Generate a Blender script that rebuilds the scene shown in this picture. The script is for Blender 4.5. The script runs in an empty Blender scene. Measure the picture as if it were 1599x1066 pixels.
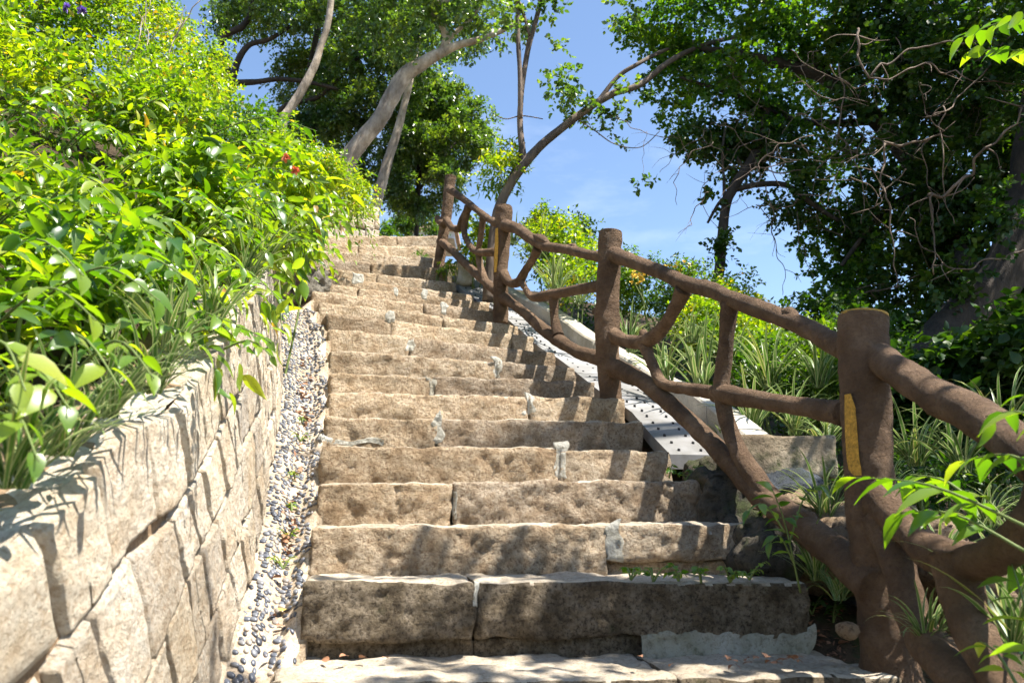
import bpy, math, random
import numpy as np
from mathutils import Vector, noise

random.seed(7)
RNG = np.random.default_rng(7)
D = bpy.data
SC = bpy.context.scene
COL = SC.collection
R = math.radians

# ------------------------------------------------------------------ camera
F, PITCH, CX, CY = 1220.0, 0.2284, 799.5, 533.0
cam = D.cameras.new('camera')
cam_o = D.objects.new('camera', cam)
COL.objects.link(cam_o)
cam.sensor_width = 36.0
cam.lens = 36.0 * F / 1599.0
cam.clip_start = 0.05
cam.clip_end = 3000
cam_o.location = (0, 0, 0)
cam_o.rotation_euler = (math.pi / 2 + PITCH, 0, 0)
cam.dof.use_dof = True
cam.dof.focus_distance = 3.6
cam.dof.aperture_fstop = 5.6
SC.camera = cam_o

# ------------------------------------------------------------------ light
SUN_EL, SUN_AZ = 64.0, -21.0          # azimuth from +x towards +y
sd = Vector((math.cos(R(SUN_EL)) * math.cos(R(SUN_AZ)), math.cos(R(SUN_EL)) * math.sin(R(SUN_AZ)), math.sin(R(SUN_EL))))
sun = D.lights.new('sun', 'SUN')
sun.energy = 5.0
sun.angle = R(0.55)
sun.color = (1.0, 0.945, 0.86)
sun_o = D.objects.new('sun', sun)
COL.objects.link(sun_o)
sun_o.rotation_euler = sd.to_track_quat('Z', 'Y').to_euler()
sun_o.location = sd * 40

W = D.worlds.new('World')
SC.world = W
W.use_nodes = True
nt = W.node_tree
bg = nt.nodes['Background']
sky = nt.nodes.new('ShaderNodeTexSky')
sky.sky_type = 'NISHITA'
sky.sun_disc = False
sky.sun_elevation = R(SUN_EL)
sky.sun_rotation = R(90 - SUN_AZ)
sky.air_density = 1.0
sky.dust_density = 0.4
sky.ozone_density = 2.2
# thin wisps of cloud, fixed to the sky's own directions
tc = nt.nodes.new('ShaderNodeTexCoord')
mp = nt.nodes.new('ShaderNodeMapping')
mp.inputs['Scale'].default_value = (2.2, 1.2, 7.0)
ns = nt.nodes.new('ShaderNodeTexNoise')
ns.inputs['Scale'].default_value = 1.6
ns.inputs['Detail'].default_value = 7
ns.inputs['Roughness'].default_value = 0.6
rp = nt.nodes.new('ShaderNodeValToRGB')
rp.color_ramp.elements[0].position = 0.56
rp.color_ramp.elements[0].color = (0, 0, 0, 1)
rp.color_ramp.elements[1].position = 0.85
rp.color_ramp.elements[1].color = (0.2, 0.2, 0.2, 1)
mx = nt.nodes.new('ShaderNodeMixRGB')
mx.inputs[2].default_value = (7.5, 7.8, 8.4, 1)
nt.links.new(tc.outputs['Generated'], mp.inputs[0])
nt.links.new(mp.outputs[0], ns.inputs['Vector'])
nt.links.new(ns.outputs['Fac'], rp.inputs[0])
nt.links.new(rp.outputs[0], mx.inputs[0])
nt.links.new(sky.outputs[0], mx.inputs[1])
nt.links.new(mx.outputs[0], bg.inputs['Color'])
bg.inputs['Strength'].default_value = 0.094

SC.view_settings.view_transform = 'Standard'
SC.view_settings.look = 'None'
SC.view_settings.exposure = 1.5
SC.view_settings.gamma = 1.0
try:
    SC.cycles.max_bounces = 7
    SC.cycles.diffuse_bounces = 4
    SC.cycles.transmission_bounces = 5
    SC.cycles.glossy_bounces = 2
    SC.cycles.use_denoising = True
    SC.cycles.use_adaptive_sampling = True
    SC.cycles.adaptive_threshold = 0.02
except Exception:
    pass


# ------------------------------------------------------------------ helpers
def P(px, py, Y):
    """photo pixel + distance forward -> world point"""
    x = (px - CX) / F
    v = (CY - py) / F
    dy = math.cos(PITCH) - v * math.sin(PITCH)
    dz = math.sin(PITCH) + v * math.cos(PITCH)
    k = Y / dy
    return Vector((x * k, Y, dz * k))


def proj(p):
    c, s = math.cos(PITCH), math.sin(PITCH)
    d = p[1] * c + p[2] * s
    u = -p[1] * s + p[2] * c
    return CX + F * p[0] / d, CY - F * u / d


def tag(o, label=None, cat=None, group=None, kind=None):
    if label: o['label'] = label
    if cat: o['category'] = cat
    if group: o['group'] = group
    if kind: o['kind'] = kind
    return o


def empty(name, loc=(0, 0, 0)):
    o = D.objects.new(name, None)
    o.empty_display_size = 0.1
    o.location = loc
    COL.objects.link(o)
    return o


def mesh_obj(name, verts, faces, mat=None, parent=None, smooth=True, uv=None):
    """verts (N,3); faces: array (M,k) or list of lists. Children keep world coordinates."""
    me = D.meshes.new(name)
    verts = np.asarray(verts, dtype=np.float32)
    if isinstance(faces, np.ndarray):
        M, k = faces.shape
        me.vertices.add(len(verts))
        me.vertices.foreach_set('co', verts.ravel())
        me.loops.add(M * k)
        me.loops.foreach_set('vertex_index', faces.ravel().astype(np.int32))
        me.polygons.add(M)
        me.polygons.foreach_set('loop_start', np.arange(0, M * k, k, dtype=np.int32))
        me.polygons.foreach_set('loop_total', np.full(M, k, dtype=np.int32))
        me.update(calc_edges=True)
    else:
        me.from_pydata([tuple(v) for v in verts], [], faces)
        me.update()
    if smooth:
        me.polygons.foreach_set('use_smooth', np.ones(len(me.polygons), dtype=bool))
    if uv is not None:
        lay = me.uv_layers.new(name='UVMap')
        li = np.empty(len(me.loops), dtype=np.int32)
        me.loops.foreach_get('vertex_index', li)
        lay.data.foreach_set('uv', np.asarray(uv, dtype=np.float32)[li].ravel())
    o = D.objects.new(name, me)
    if mat: me.materials.append(mat)
    COL.objects.link(o)
    if parent is not None:
        o.parent = parent
        # parents are never rotated or scaled: subtract their world place
        t = Vector((0, 0, 0)); q = parent
        while q is not None:
            t += Vector(q.location); q = q.parent
        me.transform(__import__('mathutils').Matrix.Translation(-t))
    return o


class MB:
    """collects pieces of ONE mesh"""
    def __init__(self):
        self.v, self.f, self.n = [], [], 0

    def add(self, v, f):
        v = np.asarray(v, dtype=np.float32)
        self.v.append(v)
        for q in f:
            self.f.append([int(i) + self.n for i in q])
        self.n += len(v)

    def build(self, name, mat, parent=None, smooth=True):
        return mesh_obj(name, np.concatenate(self.v), self.f, mat, parent, smooth)


# ------------------------------------------------------------------ materials
def newmat(name):
    m = D.materials.new(name)
    m.use_nodes = True
    t = m.node_tree
    return m, t, t.nodes['Principled BSDF']


def N(t, typ, **kw):
    n = t.nodes.new('ShaderNode' + typ)
    for k, v in kw.items():
        if k in n.inputs: n.inputs[k].default_value = v
        else: setattr(n, k, v)
    return n


def ramp(t, stops):
    n = t.nodes.new('ShaderNodeValToRGB')
    e = n.color_ramp.elements
    while len(e) < len(stops): e.new(0.5)
    for i, (p, c) in enumerate(stops):
        e[i].position = p
        e[i].color = (c[0], c[1], c[2], 1) if len(c) == 3 else c
    return n


def stone_mat(name, stops, scale=6.0, speck=60.0, bump=0.6, dark=(0.06, 0.05, 0.04), moss=0.0, bdist=0.012, pores=1.0, rough=0.9, pr=(0.34, 0.5), island=0.0):
    m, t, b = newmat(name)
    g = N(t, 'NewGeometry')
    n1 = N(t, 'TexNoise', Scale=scale, Detail=8.0, Roughness=0.65)
    t.links.new(g.outputs['Position'], n1.inputs['Vector'])
    r1 = ramp(t, stops)
    t.links.new(n1.outputs['Fac'], r1.inputs[0])
    n2 = N(t, 'TexNoise', Scale=speck, Detail=6.0, Roughness=0.75)
    t.links.new(g.outputs['Position'], n2.inputs['Vector'])
    r2 = ramp(t, [(pr[0], (0.0, 0.0, 0.0)), (pr[1], (1, 1, 1))])
    t.links.new(n2.outputs['Fac'], r2.inputs[0])
    mxn = N(t, 'MixRGB')
    mxn.inputs[1].default_value = (*dark, 1)
    inv = N(t, 'MixRGB', blend_type='MIX')
    inv.inputs[0].default_value = pores
    inv.inputs[1].default_value = (1, 1, 1, 1)
    t.links.new(r2.outputs[0], inv.inputs[2])
    t.links.new(inv.outputs[0], mxn.inputs[0])
    t.links.new(r1.outputs[0], mxn.inputs[2])
    col = mxn.outputs[0]
    # large stains
    n3 = N(t, 'TexNoise', Scale=1.7, Detail=5.0, Roughness=0.6)
    t.links.new(g.outputs['Position'], n3.inputs['Vector'])
    r3 = ramp(t, [(0.35, (0.55, 0.52, 0.47)), (0.62, (1, 1, 1))])
    t.links.new(n3.outputs['Fac'], r3.inputs[0])
    mul = N(t, 'MixRGB', blend_type='MULTIPLY')
    mul.inputs[0].default_value = 0.8
    t.links.new(col, mul.inputs[1]); t.links.new(r3.outputs[0], mul.inputs[2])
    col = mul.outputs[0]
    if moss > 0:
        n4 = N(t, 'TexNoise', Scale=5.0, Detail=8.0, Roughness=0.7)
        t.links.new(g.outputs['Position'], n4.inputs['Vector'])
        r4 = ramp(t, [(0.6 - 0.12 * moss, (0, 0, 0)), (0.72 - 0.1 * moss, (1, 1, 1))])
        t.links.new(n4.outputs['Fac'], r4.inputs[0])
        mm = N(t, 'MixRGB')
        mm.inputs[2].default_value = (0.055, 0.07, 0.02, 1)
        t.links.new(r4.outputs[0], mm.inputs[0]); t.links.new(col, mm.inputs[1])
        col = mm.outputs[0]
    # each block of a mesh is an island: stones differ a little in tint
    ri = ramp(t, [(0.0, (0.74, 0.74, 0.76)), (0.35, (1.0, 0.95, 0.88)), (0.7, (1.0, 1.0, 1.0)), (1.0, (1.12, 1.08, 1.0))])
    t.links.new(g.outputs['Random Per Island'], ri.inputs[0])
    mi = N(t, 'MixRGB', blend_type='MULTIPLY'); mi.inputs[0].default_value = island
    t.links.new(col, mi.inputs[1]); t.links.new(ri.outputs[0], mi.inputs[2])
    col = mi.outputs[0]
    t.links.new(col, b.inputs['Base Color'])
    b.inputs['Roughness'].default_value = rough
    b.inputs['Specular IOR Level'].default_value = 0.25
    bn = N(t, 'TexNoise', Scale=speck * 0.6, Detail=9.0, Roughness=0.7)
    t.links.new(g.outputs['Position'], bn.inputs['Vector'])
    mu = N(t, 'TexVoronoi', Scale=speck * 0.45)
    t.links.new(g.outputs['Position'], mu.inputs['Vector'])
    ad = N(t, 'Math', operation='MULTIPLY_ADD')
    ad.inputs[1].default_value = 0.5
    t.links.new(mu.outputs['Distance'], ad.inputs[0]); t.links.new(bn.outputs['Fac'], ad.inputs[2])
    ad2 = N(t, 'Math', operation='MULTIPLY_ADD')
    ad2.inputs[1].default_value = 1.1
    t.links.new(n2.outputs['Fac'], ad2.inputs[0]); t.links.new(ad.outputs[0], ad2.inputs[2])
    bp = N(t, 'Bump', Strength=bump, Distance=bdist)
    t.links.new(ad2.outputs[0], bp.inputs['Height'])
    t.links.new(bp.outputs[0], b.inputs['Normal'])
    return m


M = {}
M['step'] = stone_mat('step_stone', [(0.28, (0.36, 0.25, 0.155)), (0.45, (0.53, 0.41, 0.275)), (0.57, (0.67, 0.56, 0.42)), (0.72, (0.58, 0.44, 0.28))], 16, 85, 1.0, (0.3, 0.21, 0.135), 0.0, 0.022, 0.95, 0.9, (0.38, 0.52), 1.0)
M['step_shade'] = stone_mat('shaded_step_stone', [(0.3, (0.09, 0.068, 0.042)), (0.46, (0.22, 0.175, 0.115)), (0.6, (0.36, 0.3, 0.22)), (0.75, (0.26, 0.195, 0.12))], 15, 85, 1.0, (0.055, 0.04, 0.027), 0.12, 0.024, 0.95, 0.9, (0.36, 0.54), 0.8)  # darker copy of the step stone, shade of the lowest steps put into colour
M['tread'] = stone_mat('pale_tread', [(0.3, (0.36, 0.3, 0.22)), (0.5, (0.55, 0.48, 0.38)), (0.7, (0.47, 0.38, 0.28))], 12, 90, 0.8, (0.22, 0.16, 0.1), 0.0, 0.012, 0.8)
M['wall'] = stone_mat('cream_split_stone', [(0.3, (0.58, 0.46, 0.33)), (0.42, (0.73, 0.63, 0.49)), (0.58, (0.8, 0.74, 0.63)), (0.75, (0.68, 0.55, 0.4))], 11, 80, 1.0, (0.5, 0.38, 0.26), 0.0, 0.014, 0.8, 0.9, (0.38, 0.52), 1.0)
M['mortar'] = stone_mat('joint_mortar', [(0.3, (0.5, 0.4, 0.28)), (0.6, (0.66, 0.55, 0.42))], 14, 120, 0.6, (0.3, 0.22, 0.15), 0.0, 0.006)
M['bedm'] = stone_mat('gutter_bed_mortar', [(0.3, (0.4, 0.31, 0.22)), (0.6, (0.58, 0.49, 0.38))], 14, 120, 0.6, (0.2, 0.15, 0.1), 0.0, 0.006)
M['joint'] = stone_mat('brown_wall_joint', [(0.3, (0.2, 0.13, 0.075)), (0.6, (0.36, 0.25, 0.15))], 14, 120, 0.6, (0.15, 0.1, 0.06))
M['patch'] = stone_mat('pale_repair_mortar', [(0.3, (0.36, 0.33, 0.26)), (0.5, (0.55, 0.53, 0.46)), (0.7, (0.66, 0.65, 0.58))], 12, 60, 0.9, (0.24, 0.23, 0.17), 0.0, 0.015, 0.8)
M['concrete'] = stone_mat('kerb_concrete', [(0.3, (0.4, 0.36, 0.28)), (0.5, (0.56, 0.52, 0.43)), (0.7, (0.64, 0.61, 0.53))], 5, 90, 0.35, (0.25, 0.22, 0.17), 0.0, 0.006, 0.6)
M['patch_dull'] = stone_mat('grey_green_repair_mortar', [(0.3, (0.3, 0.29, 0.2)), (0.5, (0.42, 0.41, 0.33)), (0.7, (0.52, 0.5, 0.43))], 9, 60, 0.9, (0.18, 0.16, 0.11), 0.3, 0.015, 0.8)
M['block'] = stone_mat('weathered_block', [(0.3, (0.2, 0.15, 0.1)), (0.5, (0.36, 0.29, 0.2)), (0.7, (0.46, 0.4, 0.3))], 7, 60, 0.8, (0.12, 0.1, 0.06), 0.3, 0.012, 0.8)
M['slab'] = stone_mat('grey_perforated_slab', [(0.3, (0.15, 0.15, 0.14)), (0.5, (0.25, 0.25, 0.25)), (0.7, (0.3, 0.3, 0.31))], 4, 160, 0.2, (0.25, 0.25, 0.26), 0.0, 0.003, 0.6, 0.6)
M['rock'] = stone_mat('dark_boulder', [(0.3, (0.045, 0.042, 0.035)), (0.5, (0.12, 0.105, 0.08)), (0.7, (0.22, 0.18, 0.13))], 8, 45, 1.0, (0.03, 0.028, 0.02), 0.9, 0.025)
M['rock_grey'] = stone_mat('grey_stone', [(0.3, (0.13, 0.12, 0.1)), (0.5, (0.25, 0.23, 0.19)), (0.7, (0.36, 0.33, 0.28))], 8, 60, 1.0, (0.08, 0.07, 0.055), 0.4, 0.02)
M['rock_blue'] = stone_mat('blue_grey_boulder', [(0.3, (0.035, 0.042, 0.05)), (0.6, (0.09, 0.105, 0.125))], 8, 45, 1.0, (0.02, 0.024, 0.03), 0.4, 0.025)
M['sand'] = stone_mat('sandy_soil', [(0.3, (0.3, 0.2, 0.12)), (0.6, (0.5, 0.37, 0.24))], 5, 70, 1.0, (0.16, 0.1, 0.06), 0.0, 0.03)
M['soil'] = stone_mat('leafy_soil', [(0.3, (0.07, 0.048, 0.028)), (0.55, (0.17, 0.115, 0.07)), (0.7, (0.09, 0.1, 0.03))], 3, 30, 1.0, (0.02, 0.015, 0.01), 0.9, 0.05)
M['bark_rail'] = stone_mat('brown_faux_wood_concrete', [(0.3, (0.12, 0.071, 0.039)), (0.5, (0.2, 0.124, 0.072)), (0.7, (0.3, 0.2, 0.125))], 9, 110, 0.9, (0.09, 0.055, 0.04), 0.0, 0.01, 0.5, 0.85)
_t = M['bark_rail'].node_tree
_b = _t.nodes['Principled BSDF']
_g = N(_t, 'NewGeometry'); _m = N(_t, 'Mapping'); _m.inputs['Scale'].default_value = (1, 1, 3.2)
_n = N(_t, 'TexNoise', Scale=26.0, Detail=5.0, Roughness=0.6)
_t.links.new(_g.outputs['Position'], _m.inputs[0]); _t.links.new(_m.outputs[0], _n.inputs['Vector'])
_p = N(_t, 'Bump', Strength=0.8, Distance=0.02)
_t.links.new(_n.outputs['Fac'], _p.inputs['Height'])
_old = _b.inputs['Normal'].links[0].from_node
_t.links.new(_p.outputs[0], _old.inputs['Normal'])
for n_ in M['bark_rail'].node_tree.nodes:
    if n_ == _old: n_.inputs['Distance'].default_value = 0.022
M['white_wall'] = stone_mat('far_white_wall', [(0.3, (0.6, 0.62, 0.68)), (0.7, (0.72, 0.74, 0.8))], 1, 20, 0.1, (0.5, 0.5, 0.5))
M['tan_roof'] = stone_mat('far_tan_roof', [(0.3, (0.5, 0.33, 0.22)), (0.7, (0.62, 0.44, 0.3))], 1, 20, 0.1, (0.4, 0.25, 0.2))


def plain(name, col, rough=0.6, bump=0.0, scale=40, var=0.25, spec=0.4):
    m, t, b = newmat(name)
    g = N(t, 'NewGeometry')
    n1 = N(t, 'TexNoise', Scale=scale, Detail=6.0, Roughness=0.7)
    t.links.new(g.outputs['Position'], n1.inputs['Vector'])
    r1 = ramp(t, [(0.3, tuple(c * (1 - var) for c in col)), (0.7, tuple(min(1, c * (1 + var)) for c in col))])
    t.links.new(n1.outputs['Fac'], r1.inputs[0])
    t.links.new(r1.outputs[0], b.inputs['Base Color'])
    b.inputs['Roughness'].default_value = rough
    b.inputs['Specular IOR Level'].default_value = spec
    if bump:
        bp = N(t, 'Bump', Strength=bump, Distance=0.01)
        t.links.new(n1.outputs['Fac'], bp.inputs['Height']); t.links.new(bp.outputs[0], b.inputs['Normal'])
    return m


M['yellow'] = plain('yellow_paint', (0.5, 0.27, 0.035), 0.75, 1.0, 110, 0.5)
M['hole'] = plain('hole_shade', (0.02, 0.02, 0.02), 0.9)
M['deadleaf'] = plain('dry_leaf', (0.26, 0.13, 0.07), 0.7, 0, 25, 0.5)
M['yleaf'] = plain('yellow_leaf', (0.6, 0.42, 0.08), 0.6, 0, 25, 0.2)
M['flower_o'] = plain('orange_petal', (0.8, 0.26, 0.12), 0.6, 0, 25, 0.3)
M['flower_y'] = plain('yellow_petal', (0.8, 0.55, 0.08), 0.6, 0, 25, 0.2)
M['flower_p'] = plain('violet_petal', (0.3, 0.2, 0.6), 0.6, 0, 25, 0.2)


def island_mat(name, stops, rough=0.5):
    m, t, b = newmat(name)
    g = N(t, 'NewGeometry')
    r1 = ramp(t, stops)
    t.links.new(g.outputs['Random Per Island'], r1.inputs[0])
    t.links.new(r1.outputs[0], b.inputs['Base Color'])
    b.inputs['Roughness'].default_value = rough
    return m


M['pebble'] = island_mat('blue_black_pebble', [(0.0, (0.04, 0.044, 0.055)), (0.45, (0.09, 0.1, 0.125)), (0.75, (0.15, 0.155, 0.17)), (0.9, (0.24, 0.21, 0.18)), (1.0, (0.42, 0.36, 0.3))], 0.38)


def bark(name, c1, c2, scale=14, bump=0.9):
    m, t, b = newmat(name)
    g = N(t, 'NewGeometry')
    mpn = N(t, 'Mapping')
    mpn.inputs['Scale'].default_value = (1, 1, 0.35)
    t.links.new(g.outputs['Position'], mpn.inputs[0])
    n1 = N(t, 'TexNoise', Scale=scale, Detail=8.0, Roughness=0.7)
    t.links.new(mpn.outputs[0], n1.inputs['Vector'])
    r1 = ramp(t, [(0.35, c1), (0.65, c2)])
    t.links.new(n1.outputs['Fac'], r1.inputs[0])
    n2 = N(t, 'TexNoise', Scale=3.0, Detail=4.0)
    t.links.new(g.outputs['Position'], n2.inputs['Vector'])
    r2 = ramp(t, [(0.4, (0.6, 0.6, 0.6)), (0.6, (1.15, 1.15, 1.15))])
    t.links.new(n2.outputs['Fac'], r2.inputs[0])
    mu = N(t, 'MixRGB', blend_type='MULTIPLY'); mu.inputs[0].default_value = 1
    t.links.new(r1.outputs[0], mu.inputs[1]); t.links.new(r2.outputs[0], mu.inputs[2])
    t.links.new(mu.outputs[0], b.inputs['Base Color'])
    b.inputs['Roughness'].default_value = 0.85
    bp = N(t, 'Bump', Strength=bump, Distance=0.02)
    t.links.new(n1.outputs['Fac'], bp.inputs['Height']); t.links.new(bp.outputs[0], b.inputs['Normal'])
    return m


M['bark_pale'] = bark('pale_grey_bark', (0.26, 0.2, 0.14), (0.55, 0.46, 0.36))
M['bark_brown'] = bark('brown_bark', (0.085, 0.06, 0.042), (0.2, 0.145, 0.105))
M['bark_dark'] = bark('dark_bark', (0.022, 0.017, 0.012), (0.065, 0.048, 0.034))
M['twig'] = bark('vine_twig', (0.1, 0.07, 0.05), (0.24, 0.17, 0.12))
M['stem_g'] = plain('green_stem', (0.12, 0.16, 0.04), 0.6)


def leaf_mat(name, stops, trans=(0.35, 0.55, 0.04), tf=0.45, rough=0.42, spec=0.5):
    m, t, b = newmat(name)
    out = t.nodes['Material Output']
    g = N(t, 'NewGeometry')
    r1 = ramp(t, stops)
    t.links.new(g.outputs['Random Per Island'], r1.inputs[0])
    t.links.new(r1.outputs[0], b.inputs['Base Color'])
    b.inputs['Roughness'].default_value = rough
    b.inputs['Specular IOR Level'].default_value = spec
    # growth varies from branch to branch: older growth is deeper green, young growth yellower
    nz = N(t, 'TexNoise', Scale=2.6, Detail=3.0)
    t.links.new(g.outputs['Position'], nz.inputs['Vector'])
    rz = ramp(t, [(0.36, (0.5, 0.66, 0.9)), (0.52, (0.95, 1.0, 1.0)), (0.66, (1.35, 1.15, 0.8))])
    t.links.new(nz.outputs['Fac'], rz.inputs[0])
    mz = N(t, 'MixRGB', blend_type='MULTIPLY'); mz.inputs[0].default_value = 1
    t.links.new(r1.outputs[0], mz.inputs[1]); t.links.new(rz.outputs[0], mz.inputs[2])
    t.links.new(mz.outputs[0], b.inputs['Base Color'])
    r1 = mz
    tr = N(t, 'BsdfTranslucent')
    mu = N(t, 'MixRGB', blend_type='MULTIPLY'); mu.inputs[0].default_value = 1
    mu.inputs[2].default_value = (*[c * 5 for c in trans], 1)
    t.links.new(r1.outputs[0], mu.inputs[1])
    t.links.new(mu.outputs[0], tr.inputs[0])
    ms = N(t, 'MixShader'); ms.inputs[0].default_value = tf
    t.links.new(b.outputs[0], ms.inputs[1]); t.links.new(tr.outputs[0], ms.inputs[2])
    t.links.new(ms.outputs[0], out.inputs['Surface'])
    return m


M['leaf_lime'] = leaf_mat('lime_leaf', [(0, (0.05, 0.12, 0.012)), (0.35, (0.13, 0.205, 0.014)), (0.75, (0.215, 0.285, 0.02)), (0.95, (0.25, 0.31, 0.04)), (0.97, (0.42, 0.32, 0.08)), (1, (0.3, 0.16, 0.06))], (0.5, 0.5, 0.05), 0.42, 0.36, 0.65)
M['leaf_broad'] = leaf_mat('broad_green_leaf', [(0, (0.05, 0.12, 0.015)), (0.5, (0.125, 0.2, 0.018)), (0.85, (0.2, 0.265, 0.025)), (1, (0.28, 0.3, 0.06))], (0.55, 0.58, 0.05), 0.42, 0.33, 0.7)
M['leaf_mid'] = leaf_mat('mid_green_leaf', [(0, (0.035, 0.075, 0.012)), (0.5, (0.07, 0.12, 0.016)), (1, (0.14, 0.19, 0.03))], (0.4, 0.5, 0.05), 0.38)
M['leaf_tree'] = leaf_mat('tree_canopy_leaf', [(0, (0.045, 0.08, 0.022)), (0.5, (0.085, 0.135, 0.035)), (0.9, (0.14, 0.2, 0.06)), (1, (0.22, 0.26, 0.1))], (0.42, 0.48, 0.07), 0.36, 0.3, 0.8)
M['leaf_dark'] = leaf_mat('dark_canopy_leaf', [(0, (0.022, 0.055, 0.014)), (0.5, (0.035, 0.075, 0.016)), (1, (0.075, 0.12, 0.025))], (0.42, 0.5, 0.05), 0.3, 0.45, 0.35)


M['leaf_hang'] = leaf_mat('hanging_round_leaf', [(0, (0.03, 0.07, 0.014)), (0.5, (0.055, 0.115, 0.02)), (1, (0.12, 0.18, 0.03))], (0.5, 0.55, 0.05), 0.5, 0.4, 0.45)


def striped_mat():
    m, t, b = newmat('striped_grass_blade')
    out = t.nodes['Material Output']
    uv = N(t, 'UVMap')
    sx = N(t, 'SeparateXYZ')
    t.links.new(uv.outputs[0], sx.inputs[0])
    r1 = ramp(t, [(0.0, (0.36, 0.4, 0.19)), (0.2, (0.34, 0.39, 0.16)), (0.28, (0.06, 0.13, 0.02)), (0.48, (0.12, 0.24, 0.04)),
                  (0.52, (0.12, 0.24, 0.04)), (0.74, (0.06, 0.13, 0.02)), (0.8, (0.34, 0.39, 0.16)), (1.0, (0.38, 0.41, 0.2))])
    t.links.new(sx.outputs[0], r1.inputs[0])
    g = N(t, 'NewGeometry')
    r2 = ramp(t, [(0, (0.6, 0.65, 0.6)), (0.8, (1.1, 1.1, 1.0)), (1, (1.2, 1.0, 0.7))])
    t.links.new(g.outputs['Random Per Island'], r2.inputs[0])
    mu = N(t, 'MixRGB', blend_type='MULTIPLY'); mu.inputs[0].default_value = 1
    t.links.new(r1.outputs[0], mu.inputs[1]); t.links.new(r2.outputs[0], mu.inputs[2])
    t.links.new(mu.outputs[0], b.inputs['Base Color'])
    b.inputs['Roughness'].default_value = 0.4
    tr = N(t, 'BsdfTranslucent')
    t.links.new(mu.outputs[0], tr.inputs[0])
    ms = N(t, 'MixShader'); ms.inputs[0].default_value = 0.35
    t.links.new(b.outputs[0], ms.inputs[1]); t.links.new(tr.outputs[0], ms.inputs[2])
    t.links.new(ms.outputs[0], out.inputs['Surface'])
    return m


M['striped'] = striped_mat()


# ------------------------------------------------------------------ shapes
def fbm(p, s, o=4):
    return noise.fractal(Vector(p) * s, 0.9, 2.1, o)


def rock_box(a, e, f, u, le, lf, lu, res=0.02, rad=0.02, amp=0.015, scale=9.0, seed=0, face_amp=0.0, bulge=0.0):
    """rough block: corner a, unit axes e (along), f (into the slope), u (up); sizes le, lf, lu; u face at top, -f face at front."""
    n = [max(2, int(round(l / res))) for l in (le, lf, lu)]
    L = (le, lf, lu)
    verts, idx, faces = [], {}, []

    def vid(i, j, k):
        key = (i, j, k)
        if key in idx: return idx[key]
        q = [i / n[0] * L[0], j / n[1] * L[1], k / n[2] * L[2]]
        r = min(rad, min(L) * 0.45)
        inner = [min(max(q[c], r), L[c] - r) for c in range(3)]
        d = Vector([q[c] - inner[c] for c in range(3)])
        if d.length > 1e-9:
            nrm = d.normalized()
            q = [inner[c] + nrm[c] * r for c in range(3)]
        else:
            nrm = Vector((0, 0, 0))
        w = a + e * q[0] + f * q[1] + u * q[2]
        ws = w + Vector((seed * 3.1, seed * 1.7, 0))
        d1 = fbm(ws, scale, 5) * amp
        nw = e * nrm[0] + f * nrm[1] + u * nrm[2]
        w = w + nw * d1
        if j == 0 and face_amp:
            rr = 1 - abs(noise.noise(ws * scale * 1.6)) * 2.2
            w = w - f * (fbm(ws, scale * 0.5, 3) * face_amp * 0.35 + fbm(ws, scale * 2.2, 5) * face_amp * 0.5 + fbm(ws, scale * 5.0, 3) * face_amp * 0.5 + rr * face_amp * 0.12)
            sx = 4 * (q[2] / L[2]) * (1 - q[2] / L[2])
            w = w - f * bulge * sx
        idx[key] = len(verts)
        verts.append(w)
        return idx[key]

    for ax in range(3):
        o1, o2 = [c for c in range(3) if c != ax]
        for side in (0, n[ax]):
            for i in range(n[o1]):
                for j in range(n[o2]):
                    c = []
                    for di, dj in ((0, 0), (1, 0), (1, 1), (0, 1)):
                        k = [0, 0, 0]
                        k[ax] = side; k[o1] = i + di; k[o2] = j + dj
                        c.append(vid(*k))
                    flip = (side == 0) ^ (ax == 1)
                    faces.append(c[::-1] if flip else c)
    return verts, faces


def catmull(pts, rad, sub=6):
    pts = [Vector(p) for p in pts]
    if len(pts) < 3:
        out = [pts[0].lerp(pts[-1], i / sub) for i in range(sub + 1)]
        return out, [rad[0] + (rad[-1] - rad[0]) * i / sub for i in range(sub + 1)]
    o, r = [], []
    n = len(pts)
    for i in range(n - 1):
        p0 = pts[max(i - 1, 0)]; p1 = pts[i]; p2 = pts[i + 1]; p3 = pts[min(i + 2, n - 1)]
        for k in range(sub):
            t = k / sub
            o.append(0.5 * ((2 * p1) + (p2 - p0) * t + (2 * p0 - 5 * p1 + 4 * p2 - p3) * t * t + (3 * p1 - p0 - 3 * p2 + p3) * t ** 3))
            r.append(rad[i] + (rad[i + 1] - rad[i]) * t)
    o.append(pts[-1]); r.append(rad[-1])
    return o, r


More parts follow.
